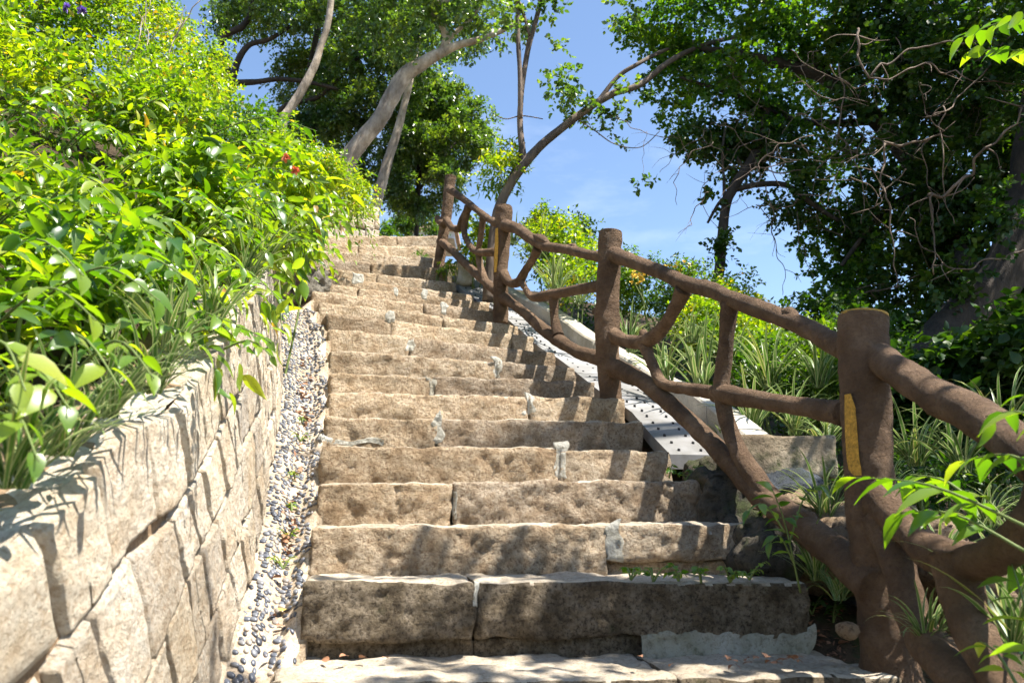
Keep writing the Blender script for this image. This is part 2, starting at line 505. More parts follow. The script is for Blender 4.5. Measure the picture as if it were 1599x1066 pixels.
def tube(pts, rad, seg=10, sub=6, rough=0.0, rs=14.0, seed=0.0, flat_cap=True):
    c, r = catmull(pts, rad, sub)
    V, Fc = [], []
    up = None
    for i, p in enumerate(c):
        d = (c[min(i + 1, len(c) - 1)] - c[max(i - 1, 0)])
        if d.length < 1e-9: d = Vector((0, 0, 1))
        d.normalize()
        if up is None:
            up = d.orthogonal().normalized()
        up = (up - d * up.dot(d))
        up = up.normalized() if up.length > 1e-6 else d.orthogonal().normalized()
        s = d.cross(up)
        for k in range(seg):
            a = 2 * math.pi * k / seg
            nrm = up * math.cos(a) + s * math.sin(a)
            rr = r[i]
            q = p + nrm * rr
            if rough:
                qq = q + Vector((seed, seed * 2.3, 0))
                rr *= 1 + rough * (fbm(qq, rs, 4) * 0.9 + noise.noise(qq * rs * 0.35) * 0.8)
                q = p + nrm * rr
            V.append(q)
    for i in range(len(c) - 1):
        for k in range(seg):
            a = i * seg + k; b = i * seg + (k + 1) % seg
            Fc.append((a, b, b + seg, a + seg))
    if flat_cap:
        Fc.append(tuple(range(seg))[::-1])
        Fc.append(tuple((len(c) - 1) * seg + k for k in range(seg)))
    return V, Fc


# ---- leaves
def leaf_template(kind, w):
    if kind == 'far':
        v = [(0, 0, 0), (-w / 2, 0.42, 0.06), (0, 1, -0.08), (w / 2, 0.42, 0.06)]
        f = [(0, 2, 1), (0, 3, 2)]
    elif kind == 'round':
        v = [(0, 0, 0), (-w * .42, 0.2, 0.03), (-w * .5, 0.55, 0.05), (0, 1, -0.06), (w * .5, 0.55, 0.05), (w * .42, 0.2, 0.03)]
        f = [(0, 3, 2), (0, 2, 1), (0, 4, 3), (0, 5, 4)]
    else:
        st = [(0.0, 0.0, 0.0), (0.12, 0.36, 0.02), (0.32, 0.5, 0.03), (0.55, 0.42, 0.0), (0.78, 0.22, -0.07), (1.0, 0.0, -0.17)]
        v, f = [], []
        for (y, hw, z) in st:
            v += [(-hw * w, y, z + 0.10 * hw), (0, y, z - 0.01), (hw * w, y, z + 0.10 * hw)]
        for i in range(len(st) - 1):
            a = i * 3
            f += [(a, a + 1, a + 4), (a, a + 4, a + 3), (a + 1, a + 2, a + 5), (a + 1, a + 5, a + 4)]
    return np.array(v, dtype=np.float64), np.array(f, dtype=np.int64)


def nrmz(a):
    return a / np.maximum(np.linalg.norm(a, axis=1, keepdims=True), 1e-9)


def leaves(pos, axis, nhint, size, kind='far', w=0.5):
    tv, tf = leaf_template(kind, w)
    y = nrmz(axis)
    x = nrmz(np.cross(y, nhint))
    z = np.cross(x, y)
    n = len(pos)
    V = pos[:, None, :] + size[:, None, None] * (tv[None, :, 0:1] * x[:, None, :] + tv[None, :, 1:2] * y[:, None, :] + tv[None, :, 2:3] * z[:, None, :])
    Fa = tf[None, :, :] + (np.arange(n) * len(tv))[:, None, None]
    return V.reshape(-1, 3), Fa.reshape(-1, 3)


def wob(p, k, seed):
    """cheap smooth pseudo-noise in about -1..1, vectorised"""
    r = np.random.default_rng(seed)
    s = np.zeros(len(p))
    for i in range(7):
        d = r.normal(size=3); d /= np.linalg.norm(d)
        s += np.sin(p @ d * k * r.uniform(0.6, 2.2) + r.uniform(0, 6.28))
    return s / 3.2


def twigs(centres, dirs, lens, nleaf, lsize, rng, droop=0.3, spread=0.9, upn=0.9, jit=0.25):
    """leaf positions/axes/normals along short twigs"""
    nt = len(centres)
    t = (np.arange(nleaf) + 0.5) / nleaf
    tt = np.tile(t, (nt, 1)) + rng.normal(0, 0.03, (nt, nleaf))
    d = nrmz(dirs)
    ref = nrmz(rng.normal(size=(nt, 3)))
    s1 = nrmz(np.cross(d, ref)); s2 = np.cross(d, s1)
    pos = centres[:, None, :] + d[:, None, :] * (lens[:, None] * tt)[:, :, None]
    pos[:, :, 2] -= droop * (lens[:, None] * tt ** 2)
    ph = np.arange(nleaf) * 2.4
    ph = ph[None, :] + rng.uniform(0, 6.28, (nt, 1))
    side = np.cos(ph)[:, :, None] * s1[:, None, :] + np.sin(ph)[:, :, None] * s2[:, None, :]
    ax = d[:, None, :] * 0.7 + side * spread
    ax[:, :, 2] -= droop * 0.9
    ax = ax + rng.normal(0, jit, ax.shape)
    nh = rng.normal(0, 0.45, ax.shape) + np.array([0, 0, upn]) + side * 0.25
    sz = lsize * rng.uniform(0.6, 1.25, (nt, nleaf))
    return pos.reshape(-1, 3), ax.reshape(-1, 3), nh.reshape(-1, 3), sz.ravel()


def clump_points(clumps, ntw, rng, shell=0.45, gap=0.0, gk=4.0, seed=1):
    vol = np.array([c[1][0] * c[1][1] * c[1][2] for c in clumps]) ** 0.75
    cnt = rng.multinomial(ntw, vol / vol.sum())
    C, Dn = [], []
    for (c, r), k in zip(clumps, cnt):
        if not k: continue
        kk = int(k * (1.0 / max(0.25, 1 - gap)))
        d = nrmz(rng.normal(size=(kk, 3)))
        rad = rng.uniform(0, 1, kk) ** shell
        p = np.array(c)[None, :] + d * rad[:, None] * np.array(r)[None, :]
        if gap > 0:
            v = wob(p, gk, seed)
            keep = np.argsort(-v)[:k]
            p, d = p[keep], d[keep]
        C.append(p); Dn.append(d)
    return np.concatenate(C), np.concatenate(Dn)


def foliage(name, clumps, ntw, nleaf, lsize, twl, mat, parent=None, kind='far', w=0.5, seed=1, shell=0.45, droop=0.3, gap=0.3, gk=4.0, upn=0.9, outw=0.8):
    rng = np.random.default_rng(seed)
    C, Dn = clump_points(clumps, ntw, rng, shell, gap, gk, seed)
    d = Dn * outw + rng.normal(0, 0.5, Dn.shape) + np.array([0, 0, 0.25])
    p, a, nh, sz = twigs(C, d, twl * rng.uniform(0.5, 1.3, len(C)), nleaf, lsize, rng, droop, 0.9, upn)
    V, Fa = leaves(p, a, nh, sz, kind, w)
    return mesh_obj(name, V, Fa, mat, parent)


def CL(px, py, Y, rx, ry, rd=None):
    """clump from photo pixels at distance Y; rx, ry in pixels, rd metres deep"""
    c = P(px, py, Y)
    s = math.hypot(Y, c.z * 0.3) / F
    return (tuple(c), (rx * s, rd if rd else (rx + ry) / 2 * s, ry * s))


# ------------------------------------------------------------------ path of the stairs
SL = [(420, 1062, 1.88), (472, 905, 2.19), (485, 820, 2.49), (497, 755, 2.79), (500, 697, 3.08), (508, 650, 3.38), (513, 612, 3.67), (515, 580, 3.95),
      (515, 545, 4.24), (513, 513, 4.52), (509, 489, 4.80), (497, 469, 5.08), (488, 452, 5.36), (486, 440, 5.63), (484, 428, 5.89), (478, 414, 6.15),
      (470, 400, 6.45), (462, 388, 6.8), (452, 378, 7.25), (430, 367, 7.9)]
SR = [(1410, 1052, 2.12), (1262, 908, 2.45), (1178, 817, 2.77), (1100, 752, 3.08), (1048, 702, 3.40), (1004, 657, 3.72), (975, 622, 4.04), (930, 597, 4.35),
      (899, 573, 4.67), (868, 549, 4.98), (834, 527, 5.29), (811, 507, 5.6), (787, 487, 5.91), (765, 473, 6.22), (742, 460, 6.52), (714, 440, 6.82),
      (700, 420, 7.12), (690, 402, 7.5), (686, 385, 8.0), (692, 368, 8.7)]
PL = [P(*a) for a in SL]
PR = [P(*a) for a in SR]
for i in range(6):           # the flight goes on down behind the camera
    PL.insert(0, PL[0] + Vector((0.02, -0.31, -0.155)))
    PR.insert(0, PR[0] + Vector((-0.01, -0.31, -0.155)))
OFF = 6                      # index of step 0
CEN = np.array([((a + b) / 2)[:] for a, b in zip(PL, PR)])
# path for terrain: extend both ways
ext0 = CEN[0] + np.array([0, -4, -2.0])
dtop = CEN[-1] - CEN[-3]; dtop[2] = 0
dtop /= np.linalg.norm(dtop)
PATH = np.vstack([ext0, CEN, CEN[-1] + dtop * 3, CEN[-1] + dtop * 9])


def path_at(x, y):
    """-> (lateral offset, + to the right; height of the nosing line)"""
    A = PATH[:-1]; B = PATH[1:]
    ab = B[:, :2] - A[:, :2]
    ap = np.array([x, y]) - A[:, :2]
    t = np.clip((ap * ab).sum(1) / (ab * ab).sum(1), 0, 1)
    q = A[:, :2] + ab * t[:, None]
    d = np.hypot(x - q[:, 0], y - q[:, 1])
    i = int(np.argmin(d))
    side = ab[i, 1] * (x - q[i, 0]) - ab[i, 0] * (y - q[i, 1])
    return (d[i] if side > 0 else -d[i]), A[i, 2] + (B[i, 2] - A[i, 2]) * t[i]


def smooth(a, b, x):
    t = min(1, max(0, (x - a) / (b - a)))
    return t * t * (3 - 2 * t)


HW = 0.74


def ground_z(x, y):
    u, h = path_at(x, y)
    if u >= 0:
        o = u - HW
        z = h - 0.24
        if o > 0.5: z += -0.25 * smooth(0.5, 1.0, o)
        if o > 1.0: z -= 0.10 * (o - 1.0) ** 1.2
    else:
        o = -u - HW
        z = h - 0.30
        if o > 0.42:
            z = h - 0.30 + 0.95 * smooth(0.42, 0.5, o) + 0.42 * min(max(o - 0.5, 0), 7.0)
    r = math.hypot(x, y - 4)
    n = noise.noise(Vector((x * 0.8, y * 0.8, 0.3))) * 0.05 * min(1, abs(u))
    z += n
    if r > 14:
        k = smooth(14, 60, r)
        z = z * (1 - k) + (-14) * k
    return z


def G(px, py, y0=1.0, y1=14.0):
    """where the ray through a photo pixel meets the terrain"""
    y = y0
    while y < y1:
        p = P(px, py, y)
        if p.z < ground_z(p.x, p.y):
            return p
        y += 0.03
    return P(px, py, y1)


def axis_coords():
    fine = np.arange(-6, 10.01, 0.16)
    out = [10 + 0.4 * 1.22 ** k for k in range(1, 34)]
    return np.concatenate([[-6 - (v - 10) for v in out][::-1], fine, out])


gx = np.concatenate([[-6 - 0.4 * 1.25 ** k for k in range(1, 30)][::-1], np.arange(-6, 6.01, 0.15), [6 + 0.4 * 1.25 ** k for k in range(1, 30)]])
gy = np.concatenate([[-3 - 0.4 * 1.25 ** k for k in range(1, 30)][::-1], np.arange(-3, 12.01, 0.15), [12 + 0.4 * 1.25 ** k for k in range(1, 30)]])
gv = [(x, y, ground_z(x, y)) for y in gy for x in gx]
nx = len(gx)
gf = np.array([(j * nx + i, j * nx + i + 1, (j + 1) * nx + i + 1, (j + 1) * nx + i) for j in range(len(gy) - 1) for i in range(nx - 1)])
tag(mesh_obj('ground', gv, gf, M['soil']), 'dark soil bank under the plants either side of the stairs', 'ground', kind='structure')

# ------------------------------------------------------------------ stairs
UP = Vector((0, 0, 1))
stairs = tag(empty('stone_staircase', PL[OFF]), 'long flight of rough hewn tan stone steps climbing and curving to the left', 'staircase')
JOINT = {1: [742], 2: [950], 3: [708], 4: [872], 5: [683], 6: [827], 7: [677], 8: [776], 9: [640], 10: [611, 800], 11: [693], 12: [663], 13: [560], 14: [640], 15: [590], 0: [1060],
         16: [580], 17: [600], 18: [560], 19: [620]}
steps = []
for i in range(3, len(PL)):
    k = i - OFF
    a, b = PL[i], PR[i]
    e = (b - a); ln = e.length; e.normalize()
    f = Vector((-e.y, e.x, 0)).normalized()
    low = min(PL[i - 1].z, PR[i - 1].z)
    rise = min(a.z, b.z) - low
    nexti = min(i + 1, len(PL) - 1)
    dep = 0.46 if i < len(PL) - 1 else 1.6
    if k >= 16: dep = max(dep, 0.75)
    # joints
    ts = []
    for jx in JOINT.get(k, []):
        la, lb = proj(a)[0], proj(b)[0]
        t = (jx - la) / (lb - la)
        # perspective-correct
        da, db = a.y, b.y
        t = t * da / (t * da + (1 - t) * db) if True else t
        ts.append(t)
    ts = [0] + sorted(ts) + [1]
    mb = MB()
    res = 0.012 if 0 <= k <= 3 else (0.016 if k < 9 else 0.024)
    for q in range(len(ts) - 1):
        l0, l1 = ts[q] * ln, ts[q + 1] * ln
        g = 0.0015
        h = rise + 0.05
        two = k in (1,)
        dz = random.uniform(-0.006, 0.006)
        df = random.uniform(-0.008, 0.012)
        hh = 0.155 if two else h
        if k == 2 and q == 1: hh = 0.125
        st = a + e * (l0 + g) + f * df - UP * (hh - dz)
        v, fc = rock_box(st, e, f, UP, l1 - l0 - 2 * g, dep, hh, res, 0.011, 0.012, 8, seed=k * 5 + q, face_amp=0.0135 if k > 0 else 0.016, bulge=0.004)
        mb.add(v, fc)
        if two or (k == 2 and q == 1):
            st = a + e * (l0 + g) + f * 0.035 - UP * (rise + 0.06)
            v, fc = rock_box(st, e, f, UP, l1 - l0 - 2 * g, dep - 0.05, rise + 0.06 - hh + 0.006, res * 1.5, 0.012, 0.01, 10, seed=k * 5 + q + 90, face_amp=0.014)
            mb.add(v, fc)
    o = mb.build('step', M['step_shade'] if k in (1, 0, -1, -2, -3) else M['step'], stairs)
    o.data.materials.append(M['tread'])            # pale stone on the top faces
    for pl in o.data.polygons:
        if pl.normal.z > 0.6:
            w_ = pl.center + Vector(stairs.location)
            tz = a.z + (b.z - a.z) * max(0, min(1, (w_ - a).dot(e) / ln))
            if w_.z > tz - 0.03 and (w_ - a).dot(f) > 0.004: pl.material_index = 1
    steps.append((k, o, a, e, f))
stepd = {k: (o, a, e, f) for k, o, a, e, f in steps}


from mathutils.bvhtree import BVHTree
BVH = {}


def patch(k, px, py, w, h, seed, mat='patch', thick=0.0012):
    h = h * 1.25 if w < 90 else h
    """skin of repair mortar lying on the riser of step k; centre px,py; size in photo px"""
    o, a, e, f = stepd[k]
    if k not in BVH:
        off = Vector(stairs.location)
        BVH[k] = BVHTree.FromPolygons([v.co + off for v in o.data.vertices], [tuple(p.vertices) for p in o.data.polygons])
    d = P(px, py, 1.0)
    c = d * (a.dot(f) / d.dot(f))
    s = c.y / F
    W2, H2 = w * s, h * s
    verts, faces = [], []
    nu, nv = (14, 14) if w < 90 else (60, 10)
    for jj in range(nv + 1):
        for ii in range(nu + 1):
            u_, v_ = ii / nu * 2 - 1, jj / nv * 2 - 1
            rr = max(abs(u_), abs(v_))
            p = c + e * (u_ * W2 / 2) + UP * (v_ * H2 / 2)
            p += (e * noise.noise(p * 22 + Vector((seed, 0, 0))) * 0.03 + UP * noise.noise(p * 15 + Vector((0, seed, 0))) * 0.035) * (rr ** 2) * min(1.0, min(W2, H2) / 0.03)
            hit = BVH[k].ray_cast(p - f * 0.2, f)
            dd_ = (hit[0] - p).dot(f) if hit[0] is not None else 0.0
            q = p + f * max(-0.05, min(0.004, dd_))
            hgt = (thick + 0.003 * noise.noise(p * 50)) if rr < 0.95 else -0.006
            verts.append(q - f * hgt)
    for jj in range(nv):
        for ii in range(nu):
            q = jj * (nu + 1) + ii
            faces.append((q, q + 1, q + nu + 2, q + nu + 1))
    mesh_obj('mortar_patch', verts, faces, M[mat], o)


for args in [(9, 640, 539, 13, 20, 1), (8, 775, 577, 15, 28, 2), (7, 675, 603, 13, 26, 3), (6, 827, 635, 17, 28, 4), (5, 684, 668, 16, 34, 5), (4, 874, 718, 17, 42, 6),
             (2, 960, 847, 30, 46, 7), (10, 611, 494, 11, 16, 8), (12, 663, 459, 10, 12, 9), (11, 693, 481, 10, 15, 10), (13, 558, 436, 16, 14, 11),
             (1, 1142, 1016, 268, 56, 12, 'patch_dull'), (1, 742, 925, 8, 26, 13), (12, 617, 455, 8, 10, 14), (3, 708, 790, 6, 40, 15)]:
    patch(*args)
# pale mortar smear along the foot of step 5 and the left foot of step 1
patch(5, 552, 690, 95, 12, 21)


# ------------------------------------------------------------------ pebble channel and retaining wall
def interp(tab, y):
    tab = sorted(tab)
    if y <= tab[0][0]: return tab[0][1]
    for (a, b), (c, d) in zip(tab, tab[1:]):
        if y <= c: return b + (d - b) * (y - a) / (c - a)
    return tab[-1][1]


# left border of the channel (= foot of the wall) by photo row
FOOT = [(430, 436), (470, 438), (520, 441), (600, 447), (680, 441), (760, 430), (890, 408), (1000, 378), (1066, 356), (1300, 300)]


def left_frame(s):
    """s = step number (may be fractional) -> point on the left ends, unit vector pointing left"""
    i = s + OFF
    i0 = int(max(0, min(len(PL) - 2, math.floor(i))))
    t = i - i0
    p = PL[i0].lerp(PL[i0 + 1], t)
    d = (PL[min(i0 + 1, len(PL) - 1)] - PL[max(i0 - 1, 0)])
    d2 = (PL[min(i0 + 2, len(PL) - 1)] - PL[i0])
    d = d.lerp(d2, t); d.z = 0; d.normalize()
    return p, Vector((-d.y, d.x, 0)), d


def foot_gap(s):
    p, lf, d = left_frame(s)
    best, bg_ = 1e9, 0.25
    for g in np.arange(0.08, 0.5, 0.01):
        q = p + lf * g - UP * 0.13
        if q.y < 0.4: return 0.26
        x, y = proj(q)
        if abs(x - interp(FOOT, y)) < best:
            best = abs(x - interp(FOOT, y)); bg_ = g
    return bg_


SS = np.arange(-6, 13.01, 0.25)
GAPS = np.array([foot_gap(s) if -0.9 < s < 12.0 else np.nan for s in SS])
ok = ~np.isnan(GAPS)
GAPS = np.interp(SS, SS[ok], GAPS[ok])
GAPS = np.convolve(np.pad(GAPS, 3, mode='edge'), np.ones(7) / 7, 'valid')


def gapf(s): return float(np.interp(s, SS, GAPS))


def chan(s, t):
    """t 0 at the steps .. 1 at the wall"""
    p, lf, d = left_frame(s)
    g = gapf(s)
    q = p + lf * (g * t - 0.01)
    z = -0.075 - 0.085 * smooth(0, 0.45, t) + 0.03 * smooth(0.6, 1.0, t)
    q = q + lf * 0.014 * noise.noise(q * 7) * (1 - min(1, abs(t) * 3))
    z -= (1 - smooth(0, 0.3, t)) * (s - math.floor(s)) * 0.11
    return q + UP * (z + 0.012 * noise.noise(q * 4) + 0.01 * noise.noise(q * 11) * (1 - min(1, abs(t) * 4))), lf, d


channel = tag(empty('drainage_channel', chan(0, 0.5)[0]), 'narrow sunlit gutter of dark pebbles set in cream mortar between wall and steps', 'gutter')
S2 = np.arange(-3, 12.6, 0.12)
T2 = np.concatenate([[-0.12], np.linspace(-0.03, 1.32, 15)])
cv = [chan(s, t)[0] - UP * (0.32 if t < -0.06 else 0) for s in S2 for t in T2]
cf = np.array([(i * 16 + j, i * 16 + j + 1, (i + 1) * 16 + j + 1, (i + 1) * 16 + j) for i in range(len(S2) - 1) for j in range(15)])
bed = mesh_obj('mortar_bed', cv, cf, M['bedm'], channel)
bed.data.materials.append(M['step'])
for q_ in range(len(cf)):
    if q_ % 15 < 2: bed.data.polygons[q_].material_index = 1

# pebbles: squashed low spheres
ico_v, ico_f = [], []
nlat, nlon = 5, 8
ico_v.append((0, 0, 1))
for i in range(1, nlat):
    for j in range(nlon):
        th = math.pi * i / nlat; ph = 2 * math.pi * j / nlon
        ico_v.append((math.sin(th) * math.cos(ph), math.sin(th) * math.sin(ph), math.cos(th)))
ico_v.append((0, 0, -1))
for j in range(nlon):
    ico_f.append((0, 1 + j, 1 + (j + 1) % nlon))
for i in range(nlat - 2):
    for j in range(nlon):
        a = 1 + i * nlon
        ico_f.append((a + j, a + nlon + j, a + nlon + (j + 1) % nlon, a + (j + 1) % nlon))
for j in range(nlon):
    ico_f.append((len(ico_v) - 1, 1 + (nlat - 2) * nlon + (j + 1) % nlon, 1 + (nlat - 2) * nlon + j))
ico_v = np.array(ico_v)
peb = []
cell = 0.0222
s = -2.2
while s < 11.8:
    g = gapf(s)
    width = g * 1.3
    nrow = int(width / cell)
    for j in range(nrow):
        t = (j + 0.5 + random.uniform(-0.3, 0.3)) / nrow * 1.2
        if 0.5 < t < 0.72 and random.random() < 0.35: continue
        if t > 1.1 and random.random() < 0.4: continue
        if random.random() < 0.12 or t < 0.06: continue
        ss = s + random.uniform(-0.02, 0.02)
        q, lf, d = chan(ss, t)
        q1 = chan(ss, t + 0.04)[0]; q2 = chan(ss + 0.1, t)[0]
        ax = (q1 - q).normalized(); ay = (q2 - q).normalized(); nz = ax.cross(ay)
        if nz.z < 0: nz = -nz
        ang = random.uniform(-0.5, 0.5) + 0.9
        a1 = ax * math.cos(ang) + ay * math.sin(ang); a2 = nz.cross(a1)
        L1 = random.uniform(0.009, 0.0165); L2 = L1 * random.uniform(0.48, 0.7); L3 = L1 * random.uniform(0.3, 0.42)
        peb.append((q + nz * L3 * 0.35, a1.normalized(), a2.normalized(), nz.normalized(), L1, L2, L3))
    s += cell * 0.95 / 0.345
peb.sort(key=lambda p: (p[0].y if p[0].y > 1.55 else 99))


def peb_v(p):
    c, a1, a2, nz, L1, L2, L3 = p
    return np.array(c)[None] + ico_v[:, 0:1] * L1 * np.array(a1)[None] + ico_v[:, 1:2] * L2 * np.array(a2)[None] + ico_v[:, 2:3] * L3 * np.array(nz)[None]


for p in peb[:100]:
    mesh_obj('pebble', peb_v(p), ico_f, M['pebble'], channel)
mb = MB()
for p in peb[100:]: mb.add(peb_v(p), ico_f)
tag(mb.build('pebble_inlay', M['pebble'], channel), kind='stuff')

# retaining wall: courses follow the slope of the stairs
WH = 0.88


def wall_pt(s, h, out=0.0):
    p, lf, d = left_frame(s)
    q = p + lf * (gapf(s) + 0.03 + h * 0.09 - out)
    z = p.z - 0.17 + h
    return Vector((q.x, q.y, z)), lf, d


def wall_len(s0, s1):
    return (wall_pt(s1, 0)[0] - wall_pt(s0, 0)[0]).length


wall = tag(empty('retaining_wall', wall_pt(1, 0)[0]), 'sunlit curved retaining wall of cream split faced stone blocks beside the steps', 'wall')
# backing and cap
S3 = np.arange(-5.5, 12.6, 0.25)
bv, bf = [], []
for s in S3:
    for (h, o_) in [(-0.25, -0.004), (WH - 0.03, -0.004), (WH - 0.02, -0.22), (-0.25, -0.22)]:
        bv.append(wall_pt(s, h, o_)[0])
for i in range(len(S3) - 1):
    for j in range(4):
        bf.append((i * 4 + j, i * 4 + (j + 1) % 4, (i + 1) * 4 + (j + 1) % 4, (i + 1) * 4 + j))
mesh_obj('mortar_core', bv, bf, M['joint'], wall, smooth=False)

rr_ = random.Random(3)
mb = MB()
bound = [-0.2, 0.04, 0.25, 0.45, 0.66, WH]
for ci in range(len(bound) - 1):
    s = -5.4 + rr_.uniform(0, 0.4)
    while s < 12.3:
        wd = rr_.uniform(0.3, 0.66)
        s1 = s + wd
        h0 = bound[ci] + 0.0; h1 = bound[ci + 1]
        near = -2.5 < s < 6
        nu, nv = (26, 26) if -2.5 < s < 3.5 else ((16, 16) if near else (7, 7))
        # corners jittered by a function of place so neighbours share joints
        def jt(a, b):
            return 0.06 * noise.noise(Vector((a * 1.1, b * 9, 1.7))), 0.2 * noise.noise(Vector((a * 2.1 + 7, b * 5, 4.2)))
        gap_h, gap_s = 0.0035, 0.011
        outb = rr_.uniform(0.0, 0.006)
        tilt = rr_.uniform(-0.003, 0.003); tilt2 = rr_.uniform(-0.003, 0.003)
        sd_ = rr_.uniform(0, 50)
        vs, fs = [], []
        for j in range(nv + 1):
            for i in range(nu + 1):
                u_, v_ = i / nu, j / nv
                ss = s + gap_s + (wd - 2 * gap_s) * u_
                hb = h0 + (jt(ss, h0)[0] if ci > 0 else 0)
                ht = h1 + (jt(ss, h1)[0] * (1 if ci < len(bound) - 2 else 1.1))
                hh = hb + gap_h + (ht - hb - 2 * gap_h) * v_ + (0.004 * math.sin(sd_) if ci == len(bound) - 2 else 0) * v_
                # vertical joints lean
                ss += jt(s if u_ < 0.5 else s1, h0 + (h1 - h0) * v_)[1] * 0.25 - 1.35 * (v_ - 0.5) * (h1 - h0)
                ed = min(u_, 1 - u_) * wd * 0.33
                ev = min(v_, 1 - v_) * (h1 - h0)
                edge = min(1, min(ed, ev) / 0.0045)
                base = wall_pt(ss, hh)[0]
                nn = 0.006 * fbm(base + Vector((sd_, 0, 0)), 9, 6) + 0.0025 * (1 - 2 * abs(noise.noise(base * 22 + Vector((sd_, 0, 0)))))
                out = -0.006 + (0.018 + outb + tilt * (u_ * 2 - 1) + tilt2 * (v_ * 2 - 1) + nn) * (edge ** 0.5)
                vs.append(wall_pt(ss, hh, out)[0])
        n0 = nu + 1
        for j in range(nv):
            for i in range(nu):
                q = j * n0 + i
                fs.append((q, q + n0, q + n0 + 1, q + 1))
        mb.add(vs, fs)
        s = s1
mb.build('stone_facing', M['wall'], wall)
# flat stone coping behind the top course
vs, fs = [], []
S4 = np.arange(-5.2, 12.4, 0.05)
for s in S4:
    for j in range(10):
        q, lf, d = wall_pt(s, WH - 0.012, 0.0)
        q = q + lf * (0.002 + 0.026 * j)
        cr = abs(noise.noise(q * 9 + Vector((3, 0, 0))))
        vs.append(q + UP * (0.010 * fbm(q, 12, 5) - (0.012 if cr < 0.05 else 0) - (0.05 if j == 9 else 0) - 0.002 * j))
for i in range(len(S4) - 1):
    for j in range(9):
        fs.append((i * 10 + j, (i + 1) * 10 + j, (i + 1) * 10 + j + 1, i * 10 + j + 1))
mesh_obj('coping', vs, np.array(fs), M['wall'], wall)

# upper wall by the head of the stairs
def block_wall(name, A, B, h0, h1, thick, label, cols, rows, seed):
    root = tag(empty(name, A), label, 'wall')
    r_ = random.Random(seed)
    e_ = (B - A); ln = Vector((e_.x, e_.y, 0)).length; e_ = Vector((e_.x, e_.y, 0)).normalized()
    f_ = Vector((-e_.y, e_.x, 0))
    mb = MB()
    for rI in range(rows):
        x = 0
        while x < ln - 0.01:
            w_ = min(r_.uniform(0.16, 0.3), ln - x)
            if ln - x - w_ < 0.08: w_ = ln - x
            t = (x + w_ / 2) / ln
            hh = h0 + (h1 - h0) * t
            zb = A.z + (B.z - A.z) * t
            st = A + e_ * x + f_ * r_.uniform(0, 0.02); st.z = zb + hh * rI / rows
            v, fc = rock_box(st, e_, f_, UP, w_ - 0.01, thick, hh / rows - 0.008, 0.03, 0.015, 0.01, 7, seed=seed + x * 9 + rI, face_amp=0.02)
            mb.add(v, fc)
            x += w_
    mb.build('stone_facing', M['wall'], root)
    v, fc = rock_box(A + f_ * 0.04 - UP * 0.3, e_, f_, UP, ln, thick * 0.8, min(h0, h1) + 0.25, 0.1, 0.01, 0.0, 5)
    mesh_obj('mortar_core', v, fc, M['mortar'], root)
    return root


block_wall('retaining_wall', P(430, 372, 8.6), P(594, 374, 9.6), 0.62, 0.46, 0.25, 'short cream block wall at the head of the stairs beside the pale trunk', 8, 3, 5)

# ------------------------------------------------------------------ ramp with perforated slabs, kerb
def right_frame(s):
    i = s + OFF
    i0 = int(max(0, min(len(PR) - 2, math.floor(i))))
    t = i - i0
    p = PR[i0].lerp(PR[i0 + 1], t)
    d = (PR[min(i0 + 1, len(PR) - 1)] - PR[max(i0 - 1, 0)])
    d2 = (PR[min(i0 + 2, len(PR) - 1)] - PR[i0])
    d = d.lerp(d2, t); sl = d.normalized(); dd = Vector((d.x, d.y, 0)).normalized()
    return p, Vector((dd.y, -dd.x, 0)), sl


def ribbon_box(s0, s1, o0, o1, z0, z1, n=8):
    """solid strip following the right ends of the steps"""
    vs, fs = [], []
    for i in range(n + 1):
        s_ = s0 + (s1 - s0) * i / n
        p, rt, sl = right_frame(s_)
        for (o_, z_) in ((o0, z0), (o1, z0), (o1, z1), (o0, z1)):
            vs.append(p + rt * o_ + UP * z_)
    for i in range(n):
        for j in range(4):
            a = i * 4 + j; b = i * 4 + (j + 1) % 4
            fs.append((a, a + 4, b + 4, b))
    fs.append((0, 1, 2, 3)); fs.append((n * 4 + 3, n * 4 + 2, n * 4 + 1, n * 4))
    return vs, fs


RO0, RO1 = 0.03, 0.36
ramp_o = tag(empty('trench_cover', right_frame(4.2)[0]), 'sloping strip of grey concrete slabs pierced with small round holes beside the steps', 'trench cover')
s = 4.25
while s < 15.5:
    s1 = s + 1.3
    v, fc = ribbon_box(s + 0.015, s1, RO0, RO1, -0.12, -0.055 + random.uniform(-0.004, 0.004), 4)
    mb = MB(); mb.add(v, fc); n_box = len(fc)
    for a_ in range(5):
        for b_ in range(3):
            ss = s + 0.14 + a_ * 0.25
            p, rt, sl = right_frame(ss)
            c = p + rt * (RO0 + 0.06 + b_ * 0.105) + UP * (-0.047)
            ring = [c + rt * math.cos(t) * 0.0065 + sl * math.sin(t) * 0.0065 for t in np.linspace(0, 2 * math.pi, 12, endpoint=False)]
            low = [q - UP * 0.012 for q in ring]
            mb.add(ring + low, [tuple(range(12))] + [(k, (k + 1) % 12, 12 + (k + 1) % 12, 12 + k) for k in range(12)])
    sl_o = mb.build('slab', M['slab'], ramp_o, smooth=False)
    sl_o.data.materials.append(M['hole'])          # near-black discs, shade inside the holes put into colour
    for q_ in list(sl_o.data.polygons)[n_box:]: q_.material_index = 1
    s = s1
kerb = tag(empty('kerb', right_frame(4)[0] + Vector((0.4, 0, 0))), 'pale concrete kerb running up the far side of the perforated slabs', 'kerb')
s = 3.2
